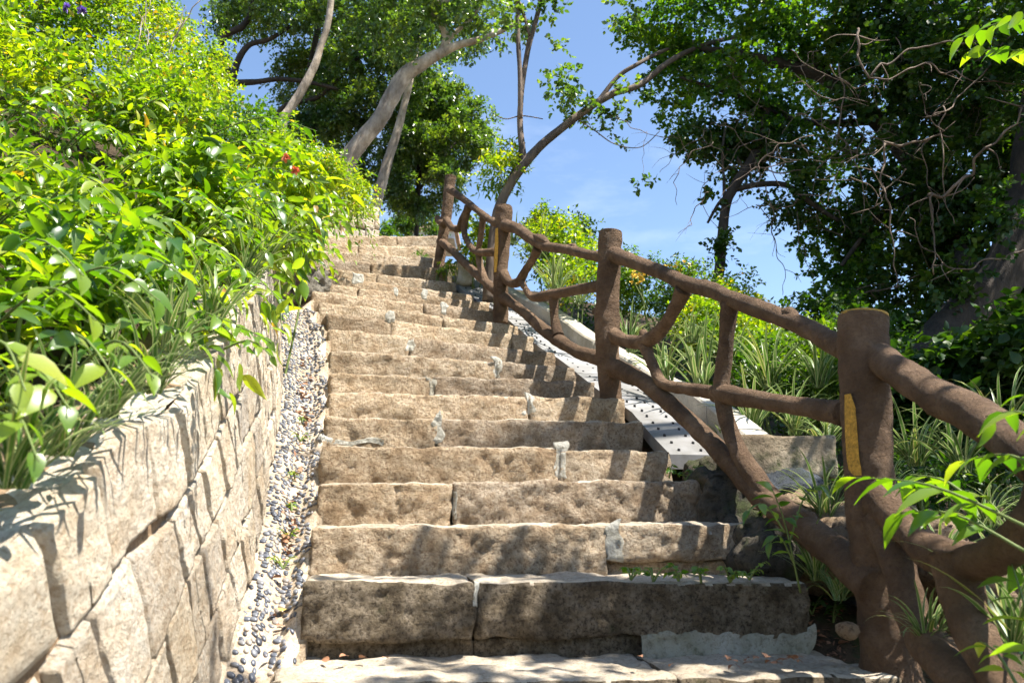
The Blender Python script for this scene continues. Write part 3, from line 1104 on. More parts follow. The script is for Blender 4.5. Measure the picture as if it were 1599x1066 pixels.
while s < 15.8:
    s1 = s + 2.1
    n_ = 12
    vs, fs = [], []
    prof = [(RO1 + 0.005, -0.2), (RO1 + 0.005, 0.045), (RO1 + 0.015, 0.058), (RO1 + 0.125, 0.062), (RO1 + 0.14, 0.05), (RO1 + 0.14, -0.2)]
    m_ = len(prof)
    for i in range(n_ + 1):
        s_ = s + 0.02 + (s1 - s - 0.03) * i / n_
        p, rt, sl = right_frame(s_)
        for (o_, z_) in prof:
            q = p + rt * o_ + UP * z_
            vs.append(q + rt * 0.004 * noise.noise(q * 12) + UP * 0.003 * noise.noise(q * 9))
    for i in range(n_):
        for j in range(m_):
            a = i * m_ + j; b = i * m_ + (j + 1) % m_
            fs.append((a, b, b + m_, a + m_))
    fs.append(tuple(range(m_))[::-1]); fs.append(tuple(n_ * m_ + j for j in range(m_)))
    mesh_obj('kerb_stone', vs, fs, M['concrete'], kerb, smooth=False)
    s = s1

# ------------------------------------------------------------------ railing
POSTX = [(560, 9.0), (690, 7.35), (784, 5.78), (954, 4.12), (1360, 2.2), (1640, 1.5), (2600, 0.75)]


def RY(px):
    for (a, ya), (b, yb) in zip(POSTX, POSTX[1:]):
        if px <= b or b == 2600:
            t = (px - a) / (b - a)
            return 1 / (1 / ya + (1 / yb - 1 / ya) * t)
    return 1.5


def rp_(px, py, off=0.0):
    return P(px, py, RY(px) + off)


rail = tag(empty('railing', rp_(1385, 1040)), 'brown cast concrete railing shaped like rough tree trunks and branches', 'railing')


def limb(name, pts, rad_px, parent=rail, seg=22, off=0.0, sub=10, rough=0.13, ends=1.15, mat='bark_rail', cap=True):
    w = [rp_(x, y, off) for x, y in pts]
    r = [rad_px[i] * w[i].y / F if len(rad_px) == len(pts) else (rad_px[0] + (rad_px[-1] - rad_px[0]) * i / (len(pts) - 1)) * w[i].y / F for i in range(len(pts))]
    r[0] *= ends; r[-1] *= ends
    v, fc = tube(w, r, seg, sub, rough, 13, seed=pts[0][0] * 0.01)
    return mesh_obj(name, v, fc, M[mat], parent), w, r


def post(pts, rad_px, seed=0, cut=None, rimcol=True):
    w = [P(x, y, Y) for x, y, Y in pts]
    r = [rad_px[i] * w[i].y / F for i in range(len(pts))]
    mb = MB()
    v, fc = tube(w, r, 36, 14, 0.085, 16, seed)
    # rounded top: extra ring
    mb.add(v, fc)
    o = mb.build('post', M['bark_rail'], rail)
    top = w[0]
    d = (w[0] - w[1]).normalized()
    # sawn top: a thin painted disc, slightly domed
    ring, n_ = [], 28
    a1 = d.orthogonal().normalized(); a2 = d.cross(a1)
    vs = [top + d * 0.012]
    for rr, hh in ((0.8, 0.010), (0.955, 0.006), (0.985, -0.003)):
        for k in range(n_):
            t = 2 * math.pi * k / n_
            vs.append(top + (a1 * math.cos(t) + a2 * math.sin(t)) * r[0] * rr * (1 + 0.03 * math.sin(3 * t + seed)) + d * hh)
    fs = [(0, 1 + k, 1 + (k + 1) % n_) for k in range(n_)]
    for q in range(2):
        for k in range(n_):
            a = 1 + q * n_ + k; b = 1 + q * n_ + (k + 1) % n_
            fs.append((a, a + n_, b + n_, b))
    if rimcol:
        mesh_obj('cut_end', vs, fs, M['yellow'], o)
    if cut:
        # strip of yellow paint: follows the round surface on the camera side
        vs, fs = [], []
        m_ = len(cut)
        for (py, x0, x1) in cut:
            for k in range(7):
                px = x0 + (x1 - x0) * k / 6
                # axis point at that row
                ts = [(py - pts[i][1]) / (pts[i + 1][1] - pts[i][1]) for i in range(len(pts) - 1)]
                for i, t in enumerate(ts):
                    if 0 <= t <= 1 or i == len(ts) - 1:
                        ax = w[i].lerp(w[i + 1], t); ar = r[i] + (r[i + 1] - r[i]) * t; break
                sc_ = ax.y / F
                dx = (px - proj(ax)[0]) * sc_
                dx = max(-ar * 0.98, min(ar * 0.98, dx))
                view = Vector((ax.x, ax.y, 0)).normalized()
                side = Vector((view.y, -view.x, 0))
                q = P(px, py, ax.y)
                R2 = ar + 0.0075
                base = Vector((ax.x, ax.y, q.z))
                vs.append(base + side * dx - view * math.sqrt(max(R2 * R2 - dx * dx, 0)))
        for j in range(m_ - 1):
            for k in range(6):
                a = j * 7 + k
                fs.append((a, a + 1, a + 8, a + 7))
        mesh_obj('paint_streak', vs, fs, M['yellow'], o)
    return o, w, r


post([(1350, 494, 2.2), (1349, 520, 2.2), (1351, 600, 2.2), (1356, 700, 2.2), (1362, 800, 2.2), (1372, 900, 2.2), (1385, 1010, 2.2), (1392, 1062, 2.2)],
     [37, 38, 37.5, 37, 37, 36, 38, 44], 1,
     [(618, 1322, 1331), (640, 1322, 1338), (680, 1323, 1341), (720, 1326, 1344), (735, 1329, 1347), (744, 1337, 1347)])
post([(953, 363, 4.12), (952, 380, 4.12), (950, 440, 4.12), (948, 500, 4.12), (949, 560, 4.12), (954, 620, 4.12), (957, 672, 4.12)], [18.5, 19, 19, 20, 18.5, 17.5, 17], 2, rimcol=False)
post([(787, 323, 5.78), (787, 335, 5.78), (785, 370, 5.78), (782, 420, 5.78), (782, 470, 5.78), (782, 505, 5.78)], [13.5, 14.5, 13, 12, 12.5, 12.5], 3,
     [(360, 773, 777), (380, 772, 778), (410, 771, 777), (428, 771, 775)], rimcol=False)
post([(704, 276, 7.35), (702, 290, 7.35), (699, 320, 7.35), (695, 350, 7.35), (690, 380, 7.35), (686, 410, 7.35), (684, 440, 7.35)], [9.5, 9.5, 9, 9, 8.5, 9, 10], 4, rimcol=False)
# last post on the landing above, and the next one down, outside the frame
w5 = P(2600, 800, 0.75); b5 = Vector((w5.x, w5.y, 0))
v, fc = tube([Vector((1.16, 0.42, 0.0)), Vector((1.16, 0.42, -0.4)), Vector((1.16, 0.42, -1.15))], [0.066, 0.066, 0.07], 24, 10, 0.07, 12, 5)
mesh_obj('post', v, fc, M['bark_rail'], rail)

limb('top_rail', [(703, 296), (725, 312), (745, 328), (765, 343), (785, 352)], [5.5, 5.5, 5.5, 6, 7])
limb('top_rail', [(789, 352), (808, 357), (826, 370), (850, 384), (885, 389), (920, 398), (950, 403)], [9, 9, 9, 8, 8, 8.5, 9])
limb('top_rail', [(954, 396), (990, 409), (1030, 424), (1070, 442), (1110, 453), (1150, 470), (1200, 488), (1250, 508), (1300, 534), (1350, 552)], [12, 12, 12, 13, 13, 14, 15, 16, 18, 20])
limb('top_rail', [(1352, 545), (1400, 578), (1460, 616), (1520, 648), (1580, 688), (1640, 728)], [23, 25, 28, 30, 33, 36])
v, fc = tube([P(1640, 728, 1.5), Vector((1.1, 1.0, 0.12)), Vector((1.16, 0.42, -0.15))], [0.049, 0.049, 0.05], 16, 7, 0.1, 13, 9)
mesh_obj('top_rail', v, fc, M['bark_rail'], rail)
limb('knot', [(1212, 488), (1232, 490), (1250, 502)], [5, 12, 8], ends=0.5, sub=4)
limb('knot', [(885, 385), (896, 384), (900, 392)], [4, 5, 4], ends=0.8, sub=3)
limb('knot', [(832, 367), (845, 373), (858, 382)], [4, 8, 6], ends=0.5, sub=4)
limb('knot', [(930, 486), (940, 488), (948, 490)], [7, 7, 7], ends=0.9, sub=3)
limb('knot', [(1004, 518), (1007, 525), (1010, 532)], [7, 8, 9], ends=0.9, sub=3)

# bay between posts 3 and 4
limb('branch', [(950, 518), (975, 531), (1005, 534), (1030, 517), (1050, 488), (1068, 452)], [13, 10, 12, 11, 10.5, 13])
limb('branch', [(1006, 534), (1016, 562), (1035, 598), (1075, 607), (1122, 614)], [10, 8.5, 9, 10.5, 11])
limb('lower_rail', [(1120, 613), (1171, 622), (1241, 633), (1318, 645)], [14, 14.5, 15, 17])
limb('branch', [(1139, 474), (1134, 537), (1127, 602), (1136, 663), (1158, 712), (1186, 755), (1210, 790)], [14, 12.5, 13, 13, 14, 17, 18])
limb('lower_rail', [(953, 572), (1000, 593), (1044, 628), (1097, 677), (1136, 718), (1175, 763), (1215, 793), (1260, 827), (1310, 866), (1372, 920)], [14, 13, 13.5, 15, 16, 18, 21, 23, 26, 28])
o, w, r = limb('knot', [(1268, 836), (1262, 815), (1259, 803)], [19, 15, 13.5], ends=1.0, sub=3)
mbv, mbf = tube([P(1259, 803, RY(1259)), P(1259, 801.5, RY(1259))], [13.2 * RY(1259) / F, 12 * RY(1259) / F], 16, 1)
mesh_obj('cut_end', mbv, mbf, M['yellow'], o)
# bay between posts 2 and 3
limb('branch', [(786, 428), (796, 441), (810, 440), (821, 422), (834, 401), (840, 388)], [8, 6.5, 8, 6.5, 6.5, 8])
limb('branch', [(814, 438), (820, 450), (831, 464), (850, 462)], [5.5, 5, 6, 7.5])
limb('lower_rail', [(846, 463), (871, 458), (903, 452), (945, 445)], [8, 8.5, 8.5, 9])
limb('branch', [(864, 460), (866, 495), (872, 525)], [7, 6.5, 9])
limb('lower_rail', [(784, 464), (800, 474), (820, 489), (846, 512), (873, 532), (905, 550), (945, 562)], [9, 8, 8.5, 10, 10.5, 10, 12])
# bay between posts 1 and 2
limb('branch', [(697, 344), (707, 356), (717, 357), (722, 343), (734, 322)], [6, 5, 6, 5.5, 5.5])
limb('branch', [(731, 322), (727, 340), (725, 362), (732, 381), (745, 393), (772, 394)], [6, 6, 5, 5, 6, 6])
limb('branch', [(755, 336), (751, 366), (747, 392), (750, 415), (758, 440)], [5.5, 5, 5, 5.5, 6])
limb('lower_rail', [(688, 377), (706, 391), (722, 407), (741, 425), (760, 442), (784, 460)], [6.5, 6.5, 6.5, 7, 7.5, 8])
limb('knot', [(694, 350), (685, 345), (683, 338)], [7, 6, 5], ends=0.9, sub=3)
# bay below post 4
limb('branch', [(1378, 782), (1420, 832), (1470, 868), (1530, 876), (1585, 846), (1622, 790), (1640, 730)], [26, 25, 29, 30, 27, 25, 27])
limb('branch', [(1495, 872), (1500, 905), (1512, 960), (1545, 1030), (1590, 1110)], [36, 34, 30, 29, 30])
limb('lower_rail', [(1378, 812), (1402, 880), (1425, 960), (1470, 1030), (1530, 1090), (1600, 1150)], [26, 24, 25, 29, 32, 34])

# ------------------------------------------------------------------ stones at the right
def boulder(name, px, py, Y, w, h, dep, label, mat, seed, rot=0.0, group=None, rough=0.04, rad=0.04):
    s_ = Y / F
    e_ = Vector((math.cos(rot), math.sin(rot), 0)); f_ = Vector((-e_.y, e_.x, 0))
    c = P(px, py, Y)
    st = c - e_ * w * s_ / 2 - UP * h * s_ / 2
    v, fc = rock_box(st, e_, f_, UP, w * s_, dep, h * s_, 0.016, rad, rough, 6, seed=seed, face_amp=rough * 0.6)
    o = mesh_obj(name, v, fc, M[mat])
    return tag(o, label, 'rock' if name != 'stone_block' else 'stone block', group)


boulder('stone_block', 1232, 712, 3.1, 158, 66, 0.2, 'pale rectangular stone block lying behind the railing above a dark boulder', 'block', 3, 0.10, rough=0.01, rad=0.008)
boulder('boulder', 1240, 775, 2.95, 150, 60, 0.3, 'low blue grey boulder under the pale rectangular block', 'rock_blue', 5, 0.1, rough=0.05, rad=0.06)
boulder('boulder', 1142, 785, 2.93, 82, 100, 0.35, 'dark mossy rock wedged against the right end of the steps below the slabs', 'rock', 8, 0.0, rough=0.05)
boulder('boulder', 1125, 737, 3.2, 60, 36, 0.3, 'brown rock just under the lower end of the kerb', 'rock', 11, 0.1, rough=0.05)
boulder('boulder', 1195, 840, 2.7, 60, 50, 0.3, 'dark rock in shade at the right end of the third step from the bottom', 'rock', 14, 0.1, rough=0.06)
boulder('boulder', 1220, 870, 2.6, 66, 60, 0.3, 'dark rough rock half buried under the leafy shoot', 'rock', 17, 0.3, rough=0.06)
boulder('boulder', 1335, 987, 2.12, 26, 22, 0.06, 'small rounded stone at the foot of the nearest post', 'sand', 21, 0.3, rough=0.02)
boulder('boulder', 1290, 850, 2.75, 120, 130, 0.4, 'sandy rock showing behind the nearest post between grass tufts', 'sand', 27, 0.3, rough=0.06)
boulder('boulder', 1460, 860, 2.45, 170, 130, 0.5, 'sunlit sandy rock under the curved branch of the railing', 'sand', 31, 0.35, rough=0.07, rad=0.08)
boulder('boulder', 1580, 930, 2.3, 130, 120, 0.5, 'sandy rock at the right edge behind the lowest railing branch', 'sand', 33, 0.35, rough=0.07, rad=0.08)
boulder('boulder', 461, 436, 5.35, 44, 66, 0.3, 'grey stone closing the upper end of the pebble gutter', 'rock_grey', 37, -0.3, rough=0.09, rad=0.02)
boulder('boulder', 727, 425, 6.9, 26, 44, 0.2, 'upright grey stone beside the foot of the farthest railing post', 'concrete', 41, 0.1, rough=0.03)
boulder('boulder', 646, 391, 7.95, 60, 16, 0.3, 'rough lit stone on the right of the second highest step', 'step', 43, 0.1, rough=0.04)

# low white building beyond the landing
bld = tag(empty('building', P(672, 366, 40)), 'distant low white building seen just above the top step', 'building')
A = P(640, 372, 40)
v, fc = rock_box(A, Vector((1, 0, 0)), Vector((0, 1, 0)), UP, 2.4, 3.0, 0.75, 0.4, 0.02, 0, 1)
mesh_obj('wall', v, fc, M['white_wall'], bld, smooth=False)
a0 = P(630, 357.0, 39.6)
v, fc = rock_box(a0, Vector((1, 0, 0)), Vector((0, 1, 0)), UP, 2.9, 3.6, 0.22, 0.4, 0.02, 0, 1)
mesh_obj('roof', v, fc, M['tan_roof'], bld, smooth=False)


# ================================================================== plants
def big_leaf_shoots(name, shoots, mat, label, cat='plant', group=None, w=0.52, seed=1, extra=None, parentless=False):
    """arching stems with paired drooping leaves. shoots: list of (pts, n_leaves, leaf size m)"""
    rng = np.random.default_rng(seed)
    root = tag(empty(name, shoots[0][0][0]), label, cat, group)
    smb = MB(); PV, AV, NV, SV = [], [], [], []
    for pts, n, ls in shoots:
        c, r = catmull(pts, [0.0035] + [0.0025] * (len(pts) - 2) + [0.0012] if len(pts) > 2 else [0.003, 0.0012], 6)
        v, fc = tube(pts, [0.0035] + [0.0025] * (len(pts) - 2) + [0.0012] if len(pts) > 2 else [0.003, 0.0012], 5, 5)
        smb.add(v, fc)
        m = len(c) - 1
        for k in range(n):
            t = (0.22 + 0.78 * (k + 0.5) / n) * m
            i = min(int(t), m - 1)
            p = c[i].lerp(c[i + 1], t - i)
            d = (c[i + 1] - c[i]).normalized()
            sd_ = d.cross(UP)
            sd_ = sd_.normalized() if sd_.length > 0.05 else Vector((1, 0, 0))
            for sg in ((1, -1) if k < n - 1 else (0,)):
                a = d * rng.uniform(0.3, 0.8) + sd_ * sg * rng.uniform(0.7, 1.1) + Vector((0, 0, -rng.uniform(0.15, 0.75)))
                PV.append(p + sd_ * sg * 0.006); AV.append(a); NV.append(UP + Vector(rng.normal(0, 0.35, 3)) + a * 0.3)
                SV.append(ls * rng.uniform(0.65, 1.15))
    smb.build('stem', M['stem_g'], root)
    V, Fa = leaves(np.array([tuple(p) for p in PV]), np.array([tuple(p) for p in AV]), np.array([tuple(p) for p in NV]), np.array(SV), 'near', w)
    mesh_obj('foliage', V, Fa, M[mat], root)
    return root


def shrub(name, clumps, ntw, nleaf, lsize, twl, mat, label, seed, base=None, nst=7, cat='shrub', group=None, stem='stem_g', sr=0.008, kind='far', w=0.55, own=False, **kw):
    cs = [CL(*c) for c in clumps]
    if base is None:
        lo = min(cs, key=lambda c: c[0][2])
        base = Vector((lo[0][0], lo[0][1], ground_z(lo[0][0], lo[0][1])))
    root = tag(empty(name, base), label, cat, group)
    r_ = random.Random(seed)
    smb = MB()
    for k in range(nst):
        c = cs[k % len(cs)]
        tgt = Vector(c[0]) + Vector((r_.uniform(-.6, .6) * c[1][0], r_.uniform(-.6, .6) * c[1][1], r_.uniform(0, .8) * c[1][2]))
        gb = Vector((c[0][0] * 0.6 + base[0] * 0.4 + r_.uniform(-.05, .05), c[0][1] * 0.6 + base[1] * 0.4 + r_.uniform(-.05, .05), 0))
        gb.z = ground_z(gb.x, gb.y) - 0.03
        if own: gb = Vector(base)
        mid = gb.lerp(tgt, 0.5) + Vector((r_.uniform(-.08, .08), r_.uniform(-.08, .08), 0.05))
        v, fc = tube([gb, mid, tgt], [sr, sr * 0.7, sr * 0.3], 6, 4)
        smb.add(v, fc)
    smb.build('stem', M[stem], root)
    foliage('foliage', cs, ntw, nleaf, lsize, twl, M[mat], root, kind=kind, w=w, seed=seed, **kw)
    return root


# ---- left bank
L_ = lambda px, py, Y: P(px, py, Y)
shrub('shrub', [(40, 520, 1.75, 150, 130, .35), (200, 440, 2.0, 130, 110, .35), (-60, 420, 2.0, 150, 140, .4)], 250, 7, 0.085, 0.2, 'leaf_broad',
      'broad leaved vine spilling over the nearest stretch of the cream wall', 11, kind='near', w=0.34, shell=0.6, gap=0.3, droop=0.8, upn=1.0)
shrub('shrub', [(90, 330, 2.6, 150, 95, .5), (250, 300, 2.9, 110, 80, .4), (-60, 280, 2.8, 140, 120, .5), (180, 380, 2.5, 120, 70, .3)], 620, 8, 0.066, 0.19, 'leaf_lime',
      'bright lime green small leaved shrub on the bank left of the wall', 12, kind='near', w=0.34, shell=0.5, gap=0.55, droop=0.25)
shrub('shrub', [(350, 330, 3.0, 95, 80, .35), (420, 300, 3.4, 70, 70, .3), (300, 400, 2.6, 80, 60, .3)], 340, 7, 0.088, 0.22, 'leaf_lime',
      'leafy yellow green shrub leaning over the wall with two orange flowers', 13, kind='near', w=0.32, shell=0.55, gap=0.5, droop=0.7)
shrub('shrub', [(100, 180, 3.9, 150, 80, .6), (-40, 130, 4.0, 120, 120, .6), (270, 215, 4.0, 100, 60, .5)], 900, 8, 0.055, 0.17, 'leaf_lime',
      'dense bright shrub in the middle of the left bank', 14, kind='near', w=0.36, shell=0.5, gap=0.5)
shrub('shrub', [(70, 50, 5.0, 130, 80, .7), (-60, 10, 5.0, 120, 100, .7), (170, 10, 5.4, 80, 90, .6)], 1100, 8, 0.05, 0.18, 'leaf_lime',
      'green bush with a few violet flowers at the top left corner', 15, w=0.6, shell=0.5, gap=0.35)
shrub('shrub', [(280, 90, 5.2, 80, 85, .6), (320, 170, 4.8, 60, 50, .5), (230, 30, 5.4, 60, 70, .5), (250, 140, 4.9, 70, 60, .5)], 1700, 9, 0.034, 0.16, 'leaf_lime',
      'pale fine leaved bush with bare twigs standing out of it', 16, w=0.55, shell=0.5, gap=0.3)
shrub('shrub', [(500, 270, 5.6, 50, 42, .4), (545, 300, 5.8, 38, 40, .35), (460, 240, 5.2, 50, 36, .4), (560, 335, 6.0, 22, 28, .2)], 700, 10, 0.04, 0.17, 'leaf_lime',
      'feathery lime green bush drooping over the upper wall', 17, base=P(440, 330, 6.4), own=True, kind='near', w=0.34, shell=0.55, gap=0.2, droop=0.6)
shrub('shrub', [(395, 215, 5.4, 60, 36, .4), (350, 235, 4.6, 60, 36, .4)], 700, 9, 0.036, 0.17, 'leaf_mid',
      'low green bush below the gap where the sky shows between the trees', 18, w=0.55)
shrub('shrub', [(420, 360, 3.9, 60, 30, .3), (470, 330, 4.5, 50, 26, .3), (380, 370, 3.4, 40, 36, .25)], 190, 7, 0.075, 0.18, 'leaf_lime',
      'green leafy plant on top of the wall where the gutter ends', 19, kind='near', w=0.32, droop=0.9)
# undergrowth that hides the soil on the left bank
rngu = np.random.default_rng(50)
pp = []
while len(pp) < 1700:
    x = rngu.uniform(-6.5, -0.9); y = rngu.uniform(0.8, 10)
    u, h = path_at(x, y)
    if -7 < u < -1.32:
        pp.append((x, y, ground_z(x, y) + rngu.uniform(0.0, 0.28)))
pp = np.array(pp)
p_, a_, n_, s_ = twigs(pp, np.tile([0.3, -0.1, 0.8], (len(pp), 1)) + rngu.normal(0, 0.5, (len(pp), 3)), rngu.uniform(0.08, 0.2, len(pp)), 8, 0.042, rngu, 0.3)
V, Fa = leaves(p_, a_, n_, s_, 'far', 0.55)
tag(mesh_obj('undergrowth', V, Fa, M['leaf_mid']), 'green ground cover between the shrubs of the left bank', 'ground cover', kind='stuff')

# nearest broad leaves over the wall top: arching shoots
sh = []
r_ = random.Random(5)
for (x0, y0, Y0, x1, y1, Y1, n, ls) in [
    (-40, 640, 1.35, 110, 640, 1.05, 6, .066), (-20, 520, 1.5, 150, 500, 1.15, 6, .064), (40, 560, 1.5, 190, 610, 1.15, 6, .06), (60, 470, 1.7, 250, 470, 1.3, 7, .058),
    (-60, 700, 1.2, 60, 720, 1.0, 4, .06), (100, 600, 1.4, 240, 590, 1.2, 5, .055), (-30, 420, 1.7, 130, 430, 1.3, 6, .058), (120, 450, 1.9, 300, 440, 1.5, 7, .056),
    (-60, 600, 1.3, 40, 610, 1.0, 4, .07)]:
    a = P(x0, y0, Y0); b = P(x1, y1, Y1)
    mid = a.lerp(b, 0.55) + Vector((0, 0, 0.07))
    sh.append(([a, mid, b], n, ls))
big_leaf_shoots('trailing_vine', sh, 'leaf_broad', 'large blurred heart shaped leaves at the left edge over the nearest wall stones', 'vine', seed=3, w=0.56)
sh = []
for (x0, y0, Y0, x1, y1, Y1, n, ls) in [
    (150, 520, 1.7, 290, 520, 1.5, 6, .05), (240, 505, 1.8, 365, 505, 1.62, 6, .045), (300, 520, 1.8, 425, 535, 1.7, 7, .045), (350, 545, 1.75, 430, 560, 1.68, 4, .035)]:
    a = P(x0, y0, Y0); b = P(x1, y1, Y1)
    sh.append(([a, a.lerp(b, 0.5) + Vector((0, 0, 0.03)), b], n, ls))
big_leaf_shoots('trailing_vine', sh, 'leaf_broad', 'thin vine shoot reaching right across the wall face with hanging leaves', 'vine', seed=4, w=0.5)
sh = []
for (x0, y0, Y0, x1, y1, Y1, n, ls) in [
    (380, 330, 3.4, 470, 345, 3.0, 8, .07), (420, 345, 3.4, 545, 350, 3.0, 8, .06), (400, 380, 3.2, 535, 400, 2.9, 9, .05), (410, 375, 3.3, 500, 395, 3.0, 8, .055), (430, 400, 3.1, 440, 520, 2.9, 6, .03)]:
    a = P(x0, y0, Y0); b = P(x1, y1, Y1)
    sh.append(([a, a.lerp(b, 0.5) + Vector((0, 0, 0.05)), b], n, ls))
big_leaf_shoots('trailing_vine', sh, 'leaf_lime', 'bright leafy shoots reaching over the upper steps from the wall', 'vine', seed=6, w=0.42)
sh = []
for (x0, y0, Y0, x1, y1, Y1, n, ls) in [
    (300, 250, 3.3, 470, 240, 2.9, 8, .075), (330, 210, 3.4, 495, 205, 3.1, 7, .07), (200, 190, 3.3, 290, 170, 2.9, 6, .08), (60, 160, 3.1, 190, 140, 2.8, 6, .08), (350, 290, 3.2, 500, 290, 2.9, 8, .065),
    (230, 260, 2.9, 330, 230, 2.6, 6, .075)]:
    a = P(x0, y0, Y0); b = P(x1, y1, Y1)
    sh.append(([a, a.lerp(b, 0.5) + Vector((0, 0, 0.08)), b], n, ls))
big_leaf_shoots('leafy_plant', sh, 'leaf_broad', 'tall plant with long pointed leaves rising above the lime shrubs of the left bank', 'plant', seed=8, w=0.38)


# ---- flowers
def flower(px, py, Y, size, mat, label, n=7, cat='flower'):
    c = P(px, py, Y)
    rng = np.random.default_rng(int(px))
    k = n * 3
    d = nrmz(rng.normal(size=(k, 3)) + np.array([0.2, -0.6, 0.3]))
    V, Fa = leaves(np.tile(np.array(c), (k, 1)), d, rng.normal(size=(k, 3)), np.full(k, size), 'round', 0.7)
    tag(mesh_obj('flower', V, Fa, M[mat]), label, cat)


flower(447, 247, 2.85, 0.022, 'flower_o', 'upper one of the two orange flowers on the left bank')
flower(461, 266, 2.85, 0.022, 'flower_o', 'lower one of the two orange flowers on the left bank')
flower(103, 12, 4.2, 0.035, 'flower_p', 'violet flower cluster at the far left of the top edge')
flower(128, 17, 4.2, 0.035, 'flower_p', 'violet flower cluster right of another near the top left corner')


# ---- striped grass
def grass_mesh(n, length, width, seed, lean=(0, 0), stiff=0.5):
    r_ = random.Random(seed)
    V, Fc, UV = [], [], []
    seg = 9
    for b in range(n):
        az = r_.uniform(0, 2 * math.pi)
        d = Vector((math.cos(az) + lean[0], math.sin(az) + lean[1], 0))
        if d.length < 0.1: d = Vector((1, 0, 0))
        d.normalize()
        L = length * r_.uniform(0.55, 1.15)
        el = r_.uniform(0.75, 1.45)
        cur = r_.uniform(1.1, 2.8) * (1.3 - stiff)
        w = width * r_.uniform(0.7, 1.15)
        p = Vector((r_.uniform(-.03, .03), r_.uniform(-.03, .03), -0.02))
        sd_ = Vector((-d.y, d.x, 0))
        base = len(V)
        for k in range(seg + 1):
            t = k / seg
            a = el - cur * t * t
            step = (d * math.cos(a) + UP * math.sin(a)) * (L / seg)
            up_ = (UP * math.cos(a) - d * math.sin(a))
            ww = w * (0.55 + 0.45 * min(1, t * 4)) * (1 - max(0, t - 0.45) / 0.55) ** 0.7 * 0.5
            tw = sd_ + up_ * 0.1
            V += [p - tw * ww + up_ * ww * 0.35, p, p + sd_ * ww + up_ * ww * 0.35]
            UV += [(0, t), (0.5, t), (1, t)]
            p = p + step
        for k in range(seg):
            a = base + k * 3
            Fc += [(a, a + 1, a + 4, a + 3), (a + 1, a + 2, a + 5, a + 4)]
    me_o = mesh_obj('striped_grass', np.array([tuple(v) for v in V]), np.array(Fc), M['striped'], uv=np.array(UV))
    me = me_o.data
    D.objects.remove(me_o)
    return me


GM = [grass_mesh(34, 0.32, 0.016, 1, (0.4, -0.2)), grass_mesh(30, 0.36, 0.018, 2, (0.2, -0.3)), grass_mesh(38, 0.28, 0.014, 3), grass_mesh(26, 0.4, 0.02, 4, (-0.2, -0.2), 0.7)]


def tuft(px, py, Y, sc, k, label, ground=False):
    c = G(px, py, 1.0) if ground else P(px, py, Y)
    o = D.objects.new('striped_grass', GM[k])
    COL.objects.link(o)
    o.location = c
    o.rotation_euler = (0, 0, random.uniform(-0.6, 0.6))
    o.scale = (sc, sc, sc)
    tag(o, label, 'striped grass', 'striped grass tufts planted along the stairs')


for a in [
    (20, 750, 1.12, 0.6, 1, 'blurred striped grass tuft at the left edge on the nearest wall top'),
    (95, 700, 1.25, 0.62, 0, 'second striped grass tuft from the left edge on the wall'),
    (165, 640, 1.42, 0.7, 2, 'striped grass tuft behind the hanging heart shaped leaves on the wall'),
    (235, 605, 1.55, 0.6, 0, 'striped grass tuft sending one long blade right over the wall top'),
    (265, 540, 1.75, 0.6, 3, 'upright striped grass tuft with broad cream edges in the middle of the wall top'),
    (330, 510, 1.95, 0.6, 1, 'striped grass tuft near the thin vine shoot on the wall'),
    (375, 450, 2.4, 0.72, 0, 'spreading pale striped grass tuft where the wall narrows'),
    (405, 415, 2.75, 0.72, 1, 'striped grass tuft leaning over the gutter at the upper wall'),
    (385, 365, 3.1, 0.75, 2, 'striped grass tuft in front of the orange flowers'),
    (440, 385, 3.4, 0.55, 3, 'highest striped grass tuft on the left wall'),
    (490, 305, 6.2, 0.8, 2, 'straw coloured striped grass tuft on top of the upper wall')]:
    tuft(*a)
